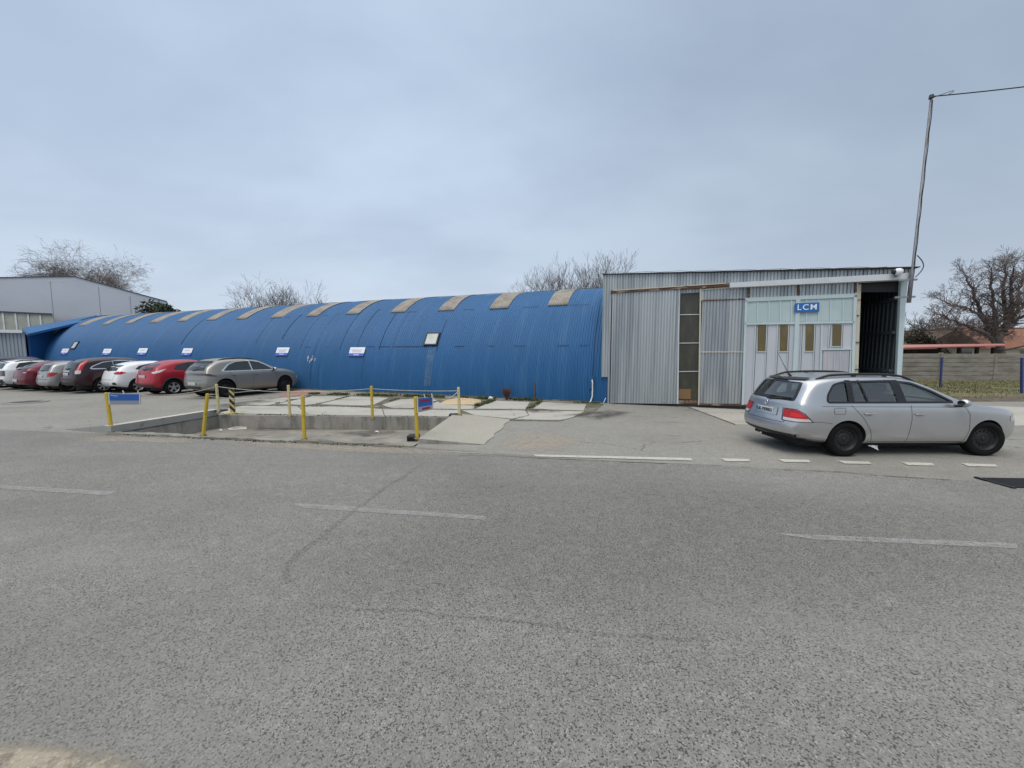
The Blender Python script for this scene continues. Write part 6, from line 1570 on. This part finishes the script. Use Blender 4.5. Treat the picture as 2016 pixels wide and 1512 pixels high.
# ------------------------------------------------------------------ trees
M['bark'] = mat('bark', (0.075, 0.06, 0.052), 0.9, layers=[((0.12, 0.10, 0.09), 3, 0.45, 0.7, 0.7)])
M['twig'] = mat('twigs', (0.105, 0.082, 0.074), 0.9)
M['twigpale'] = mat('pale_twigs', (0.16, 0.13, 0.115), 0.9)
def bare_tree(lab, base, height, seed, tr=.28, fork=.22, spread=38, up=.18, droop=0.0, levels=6, kids=(3, 4), ratio=.72, stems=1, twig='twig', minr=.011, name='bare_tree', wind=(0, 0, 0), group=None, wob=.11, thin=(.5, .78), limbs=None):
    r_ = random.Random(seed); th = thing(name, lab, 'tree', base, group=group); tm, cm = MB(), MB(); wnd = Vector(wind)
    def branch(p, d, ln, r, lv):
        n = 4 if lv < 3 else 3; pts, rs = [p.copy()], [r]; d = d.copy()
        for k in range(n):
            d = (d + Vector((r_.gauss(0, wob), r_.gauss(0, wob), r_.gauss(0, wob * .7))) + Vector((0, 0, up * (1 if lv < levels - 1 else .6))) - Vector((0, 0, droop * max(0, lv - 2))) + wnd * (.05 * lv)).normalized()
            p = p + d * ln / n; pts.append(p.copy()); rs.append(max(minr, r * (1 - .38 * (k + 1) / n)))
        (tm if lv == 0 else cm).tube(pts, rs, 7 if lv == 0 else 5 if lv < 2 else 3, cap=False)
        if lv >= levels: return
        nk = r_.randint(*kids) + (1 if lv < 2 else 0)
        for q in range(nk):
            t = 1.0 if q < 2 else r_.uniform(.35, .95)
            i = min(n - 1, int(t * n)); s = pts[i].lerp(pts[i + 1], t * n - i) if t < 1 else pts[-1]
            a = R(r_.uniform(.55, 1.25) * spread); az = r_.uniform(0, 6.28)
            t1 = d.cross(Vector((0, 0, 1)));
            if t1.length < .1: t1 = Vector((1, 0, 0))
            t1.normalize(); t2 = d.cross(t1)
            nd = d * math.cos(a) + (t1 * math.cos(az) + t2 * math.sin(az)) * math.sin(a)
            branch(s, nd, ln * ratio * r_.uniform(.75, 1.15), rs[-1] * r_.uniform(*thin), lv + 1)
    if limbs:
        B0 = Vector(base)
        for li, (pts_px, r0, r1, Y0, Y1) in enumerate(limbs):
            key = [D(px, py, lerp(Y0, Y1, i / (len(pts_px) - 1))) - B0 for i, (px, py) in enumerate(pts_px)]
            P_ = []
            for a, b in zip(key, key[1:]):
                for k in range(5): P_.append(a.lerp(b, k / 5) + Vector((r_.gauss(0, .05), r_.gauss(0, .05), r_.gauss(0, .04))))
            P_.append(key[-1]); n_ = len(P_); rs_ = [lerp(r0, r1, i / (n_ - 1)) for i in range(n_)]
            (tm if li == 0 else cm).tube(P_, rs_, 7 if li == 0 else 6, cap=False)
            if li == 0: continue
            for i in range(3, n_):
                d0 = (P_[i] - P_[i - 1]).normalized()
                for q in range(2 if i < n_ - 1 else 3):
                    a = R(r_.uniform(25, 65)) if i < n_ - 1 else R(r_.uniform(5, 35)); az = r_.uniform(0, 6.28)
                    t1 = d0.cross(Vector((.2, .1, 1))).normalized(); t2 = d0.cross(t1)
                    nd = d0 * math.cos(a) + (t1 * math.cos(az) + t2 * math.sin(az)) * math.sin(a)
                    branch(P_[i], nd, height * fork * r_.uniform(.7, 1.2), rs_[i] * .45, levels - 3)
        stems = 0
    for s in range(stems):
        d = Vector((0, 0, 1)) if stems == 1 else Vector((math.cos(s * 6.28 / stems + .4) * .45, math.sin(s * 6.28 / stems + .4) * .45, 1)).normalized()
        branch(Vector((0, 0, -.2)), d, height * fork, tr, 0)
    top = max((v[2] for v in cm.v), default=1); k = 1 if limbs else height / top
    for mb in (tm, cm): mb.v = [(x * k, y * k, z * k) for x, y, z in mb.v]
    tm.build('trunk', M['bark'], th, smooth=True, recalc=False); cm.build('crown', M[twig], th, recalc=False)
    return th
def tree_h(py, Y): return D(1008, py, Y).z
b = D(1978, 692, 33)
LB = [([(1979, 760), (1972, 700), (1964, 668)], .30, .25, 33, 33), ([(1962, 676), (1948, 655), (1935, 621), (1918, 587), (1908, 558), (1903, 543)], .21, .05, 33, 34.5), ([(1964, 676), (1959, 650), (1957, 620), (1956, 594), (1950, 560), (1952, 535)], .20, .05, 33, 32),
      ([(1966, 676), (1972, 655), (1986, 629), (1973, 590), (1977, 548), (1979, 524)], .26, .05, 33, 33.5), ([(1983, 634), (1991, 600), (1989, 562), (1996, 528)], .17, .05, 33, 31.5), ([(1980, 645), (1998, 618), (2018, 596), (2045, 560)], .18, .05, 33, 34),
      ([(1960, 678), (1942, 658), (1908, 643), (1876, 631), (1850, 619)], .17, .05, 33, 32), ([(1938, 627), (1908, 608), (1878, 602), (1856, 592)], .13, .04, 33, 35), ([(1976, 654), (2005, 628), (2035, 612), (2075, 596)], .17, .05, 33, 32), ([(1983, 632), (2003, 590), (2012, 555), (2025, 525)], .15, .05, 33.5, 35)]
bare_tree('large spreading bare tree behind the concrete fence before the brown roof', (b.x, b.y, 0), 10.0, 23, .36, .056, 42, .05, 0, 6, (3, 3), .80, minr=.008, wob=.10, limbs=LB)
b = D(1838, 692, 39); bare_tree('small bare tree beside the dark tiled house, left of the large spreading tree', (b.x, b.y, 0), tree_h(606, 39), 5, .16, .2, 44, .08, 0, 6, (3, 3), .78, minr=.008)
b = D(1893, 692, 40); bare_tree('low bare tree between the two tiled roofs', (b.x, b.y, 0), tree_h(612, 40), 8, .16, .22, 44, .08, 0, 6, (3, 3), .78, minr=.008)
GT = 'bare trees behind the halls'
for px, py, Y, sd, lab in ((1055, 517, 33, 31, 'bare tree behind the blue hall, leftmost of the three by the grey hall'), (1106, 512, 35, 32, 'bare tree behind the blue hall, middle one of the three by the grey hall'), (1166, 492, 32, 33, 'tallest bare tree behind the blue hall, half hidden by the grey metal hall')):
    b = D(px, 692, Y); bare_tree(lab, (b.x, b.y, 0), tree_h(py, Y), sd, .17, .36, 27, .12, 0, 6, (2, 3), .76, 3, group=GT, minr=.008, wob=.06)
b = D(540, 692, 38); bare_tree('wide bare tree behind the middle of the blue hall, with many upright stems', (b.x, b.y, 0), tree_h(542, 38), 44, .17, .30, 38, .09, 0, 6, (2, 3), .80, 5, group=GT, minr=.009, wob=.06)
b = D(641, 692, 40); bare_tree('small wispy bare tree barely showing over the blue hall roof', (b.x, b.y, 0), tree_h(574, 40), 45, .12, .4, 26, .2, 0, 4, (3, 3), .7, 1, group=GT)
b = D(185, 692, 52); bare_tree('big bare birch with hanging twigs behind the pale grey building', (b.x, b.y, 0), tree_h(462, 52), 63, .28, .30, 29, .20, .07, 7, (3, 3), .76, 3, twig='twigpale', wind=(.06, 0, 0), minr=.009, wob=.08)
# clumps of leaves (evergreens)
M['evergreen'] = mat('evergreen_leaf', (0.018, 0.038, 0.016), 0.7, layers=[((0.045, 0.06, 0.02), 1.2, 0.45, 0.65, 0.8), ((0.06, 0.035, 0.02), 0.8, 0.6, 0.75, 0.7)])
M['darkbush'] = mat('bush_leaf', (0.04, 0.038, 0.022), 0.8, layers=[((0.08, 0.065, 0.045), 1.0, 0.45, 0.65, 0.8)])
def leafy(name, lab, base, blobs, n, size, m, seed, trunk_h):
    r_ = random.Random(seed); th = thing(name, lab, 'tree' if 'tree' in name else 'bush', base); mb = MB()
    for k in range(n):
        bx, by, bz, rx, ry, rz = blobs[r_.randrange(len(blobs))]
        v = Vector((r_.gauss(0, 1), r_.gauss(0, 1), r_.gauss(0, 1))).normalized() * r_.random() ** .35 * (1 + .25 * noise.noise(Vector((k * .01, seed, bx))))
        c = Vector((bx + v.x * rx, by + v.y * ry, bz + v.z * rz)); c += Vector((noise.noise(c * .8), noise.noise(c * .8 + Vector((5, 5, 5))), noise.noise(c * .9))) * .5
        a = Vector((r_.gauss(0, 1), r_.gauss(0, 1), r_.gauss(0, .7))).normalized() * size; b_ = a.cross(Vector((r_.gauss(0, 1), r_.gauss(0, 1), r_.gauss(0, 1)))).normalized() * size * .4
        mb.add([c - a, c + b_, c + a, c - b_], [(0, 1, 2, 3)])
    mb.build('crown', M[m], th, recalc=False)
    mb = MB(); mb.tube([(0, 0, -.1), (0, 0, trunk_h * .5), (0, 0, trunk_h)], [.16, .12, .05], 6); mb.build('trunk', M['bark'], th)
b = D(322, 692, 35.2); zt_ = tree_h(590, 35.2)
leafy('evergreen_tree', 'dark clipped evergreen treetop between the pale grey building and the blue hall', (b.x, b.y, 0), [(-.2, 0, zt_ - 1.2, 1.4, 1.3, 1.0), (.6, 0, zt_ - 1.3, 1.1, 1.2, .9), (-1.2, 0, zt_ - 2.0, .7, .8, .7), (0, 0, zt_ - 2.6, 1.6, 1.5, 1.4), (0, 0, zt_ - 4, 1.6, 1.5, 1.6)], 5200, .16, 'evergreen', 71, zt_ - 1.5)
b = D(1822, 692, 34.5)
leafy('dark_bush', 'dense dark twiggy bush against the dark tiled roof behind the red carport', (b.x, b.y, 0), [(-.9, 0, 3.2, .9, .9, .9), (-.2, 0, 2.6, 1.1, 1, 1.0), (.6, 0, 2.0, 1.1, 1, .9), (0, 0, 1.2, 1.6, 1.2, 1.1)], 3600, .13, 'darkbush', 72, 2.4)
b = D(1860, 692, 47)
leafy('dark_bush', 'brownish far bush under the low bare tree, between the tiled roofs', (b.x, b.y, 0), [(-1.6, 0, 2.8, 1.4, 1, 1.2), (0, 0, 3.2, 1.4, 1, 1.3), (1.6, 0, 2.8, 1.4, 1, 1.3), (0, 0, 1.4, 2.6, 1.2, 1.4)], 3000, .15, 'darkbush', 73, 3)

# ------------------------------------------------------------------ buildings at the far left
M['palewall'] = mat('pale_grey_cladding', (0.40, 0.435, 0.49), 0.7, layers=[((0.37, 0.405, 0.46), 0.25, 0.4, 0.65, 0.8), ((0.29, 0.32, 0.37), 1.5, 0.6, 0.75, 0.4, (.3, .3, 1.5))])
M['poly'] = mat('polycarbonate', (0.30, 0.31, 0.27), 0.5, layers=[((0.22, 0.23, 0.20), 1.2, 0.45, 0.65, 0.6)])
M['shed'] = mat('shed_sheet', (0.24, 0.285, 0.32), 0.55, 0.2, layers=[((0.18, 0.215, 0.25), 1.5, 0.45, 0.7, 0.6, (3, 3, .3))])
gb = thing('grey_building', 'big pale grey windowless building with a shallow gabled roof at the far left', 'building', (0, 0, 0))
# end on to the hall: a wide wall whose top edge rises then slopes down to the right
Yw = 37.0
w0, w1, w2 = D(-260, 551, Yw), D(146, 544.5, Yw), D(330, 594, Yw)
lowz = lambda p: Vector((p.x, p.y, 0))
GOFF = (-15, 14, 0)
MB().prism([lowz(w0), lowz(w2), w2, w1, w0], GOFF).build('wall', M['palewall'], gb)
for a, b in ((w0, w1), (w1, w2)):
    MB().prism([a + Vector((0, -.08, 0)), b + Vector((0, -.08, 0)), b + Vector((0, -.08, .055)), a + Vector((0, -.08, .055))], GOFF).build('roof_edge', M['darkframe'], gb)
M['jointgrey'] = mat('joint_grey', (.35, .385, .44), .7)
for px, py in ((98, 549), (193, 561), (255, 578)):
    t = D(px, py, Yw); MB().box(t.x - .03, t.y - .03, 0, t.x + .03, t.y - .002, t.z - .2).build('wall_joint', M['jointgrey'], gb)
an = thing('window_annex', 'low annex with a band of dull translucent panels before the pale grey building', 'building', (0, 0, 0))
Ya = 35.0
a0, a1 = D(-200, 606, Ya), D(105, 620, Ya)
MB().prism([Vector((a0.x, Ya, 0)), Vector((a1.x, Ya, 0)), a1, a0], (-2.5, 1.6, 0)).build('wall', M['poly'], an)
MB().prism([a0 + Vector((0, -.15, 0)), a1 + Vector((.1, -.15, 0)), a1 + Vector((.1, -.15, .12)), a0 + Vector((0, -.15, .12))], (-2.5, 1.7, 0)).build('roof_edge', M['darkframe'], an)
for px in (-40, -18, 6, 31, 56, 80):
    t = D(px, 607 + px * .124 + 4, Ya); MB().box(t.x - .07, Ya - .05, 0, t.x + .07, Ya - .002, t.z).build('mullion', M['fascia'], an)
sh = thing('sheet_shed', 'grey corrugated sheet shed with a pale roof edge at the left edge of the photo', 'shed', (0, 0, 0))
Ys = 28.5; s1 = D(50, 656, Ys); s0 = D(-160, 652, Ys)
mb = MB(); corr(mb, s0.x, s1.x, 0, (s0.z, s1.z), Ys, pitch=.28, dep=.04); mb.build('front_wall', M['shed'], sh, recalc=False)
MB().prism([(s1.x - .06, Ys, 0), (s1.x, Ys, 0), (s1.x, Ys, s1.z), (s1.x - .06, Ys, s1.z)], (-5.5, 4, 0)).build('side_wall', M['shed'], sh)
MB().prism([Vector((s0.x, Ys - .3, s0.z)), Vector((s1.x + .12, Ys - .3, s1.z)), Vector((s1.x + .12, Ys - .3, s1.z + .22)), Vector((s0.x, Ys - .3, s0.z + .22))], (-6, 4.5, 0)).build('roof', M['fascia'], sh)
# blue lean-to at the far end of the hall
lt = thing('blue_annex', 'blue sheet-metal lean-to with a sloping roof at the far end of the arched hall', 'building', HO, HA)
L_ = lambda px, py, Y: to_l(D(px, py, Y))
q0, q1 = L_(53, 659, 28.8), L_(176, 632, 34.6)
mb = MB(); mb.prism([lowz(q0), lowz(q1), q1, q0], (.02, .10, 0)); mb.build('front_wall', M['bluedark'], lt)
a_, b_, c_, d_ = L_(55, 657.5, 28.6), L_(172, 631, 32.6), L_(190, 620.5, 34.0), L_(44, 645.5, 31.8)
mb = MB(); mb.prism([a_, b_, c_, d_], (0, 0, -.06)); mb.build('roof', M['blue'], lt)
mb = MB(); mb.prism([a_ + Vector((.0, -.03, -.16)), b_ + Vector((.0, -.03, -.16)), b_ + Vector((.0, -.03, .01)), a_ + Vector((.0, -.03, .01))], (.01, .025, 0)); mb.build('fascia', M['blue'], lt)
mb = MB(); mb.prism([lowz(q0), lowz(d_), d_ + Vector((0, 0, -.08)), q0], (-.06, 0, 0)); mb.build('side_wall', M['bluedark'], lt)
# blue waste containers behind the cars
M['binblue'] = mat('bin_plastic', (0.02, 0.04, 0.20), 0.45)
for px, lab in ((18, 'blue wheeled waste container left of the arched hall, nearer the photo edge'), (44, 'blue wheeled waste container left of the arched hall, nearer the hall')):
    b = D(px, 702.5, 26.5 + (.6 if px > 30 else 0)); th = thing('waste_container', lab, 'waste bin', (b.x, b.y, 0), R(-14), group='blue waste containers')
    z = b.z
    MB().prism([(-.62, -.45, .15), (.62, -.45, .15), (.66, -.5, z - .22), (-.66, -.5, z - .22)], (0, .95, 0)).build('body', M['binblue'], th, bevel=.03)
    mb = MB(); mb.prism([(-.70, -.54, z - .22), (-.70, .5, z - .22), (-.70, .4, z - .02), (-.70, -.1, z + .04), (-.70, -.42, z - .06)], (1.4, 0, 0)); mb.build('lid', M['binblue'], th, bevel=.03)
    for x in (-.5, .5):
        mb = MB(); mb.lathe([(0, -.03), (.1, -.03), (.1, .03), (0, .03)], 12, (x, -.35, .1), 'x'); mb.build('wheel', M['tyre'], th)
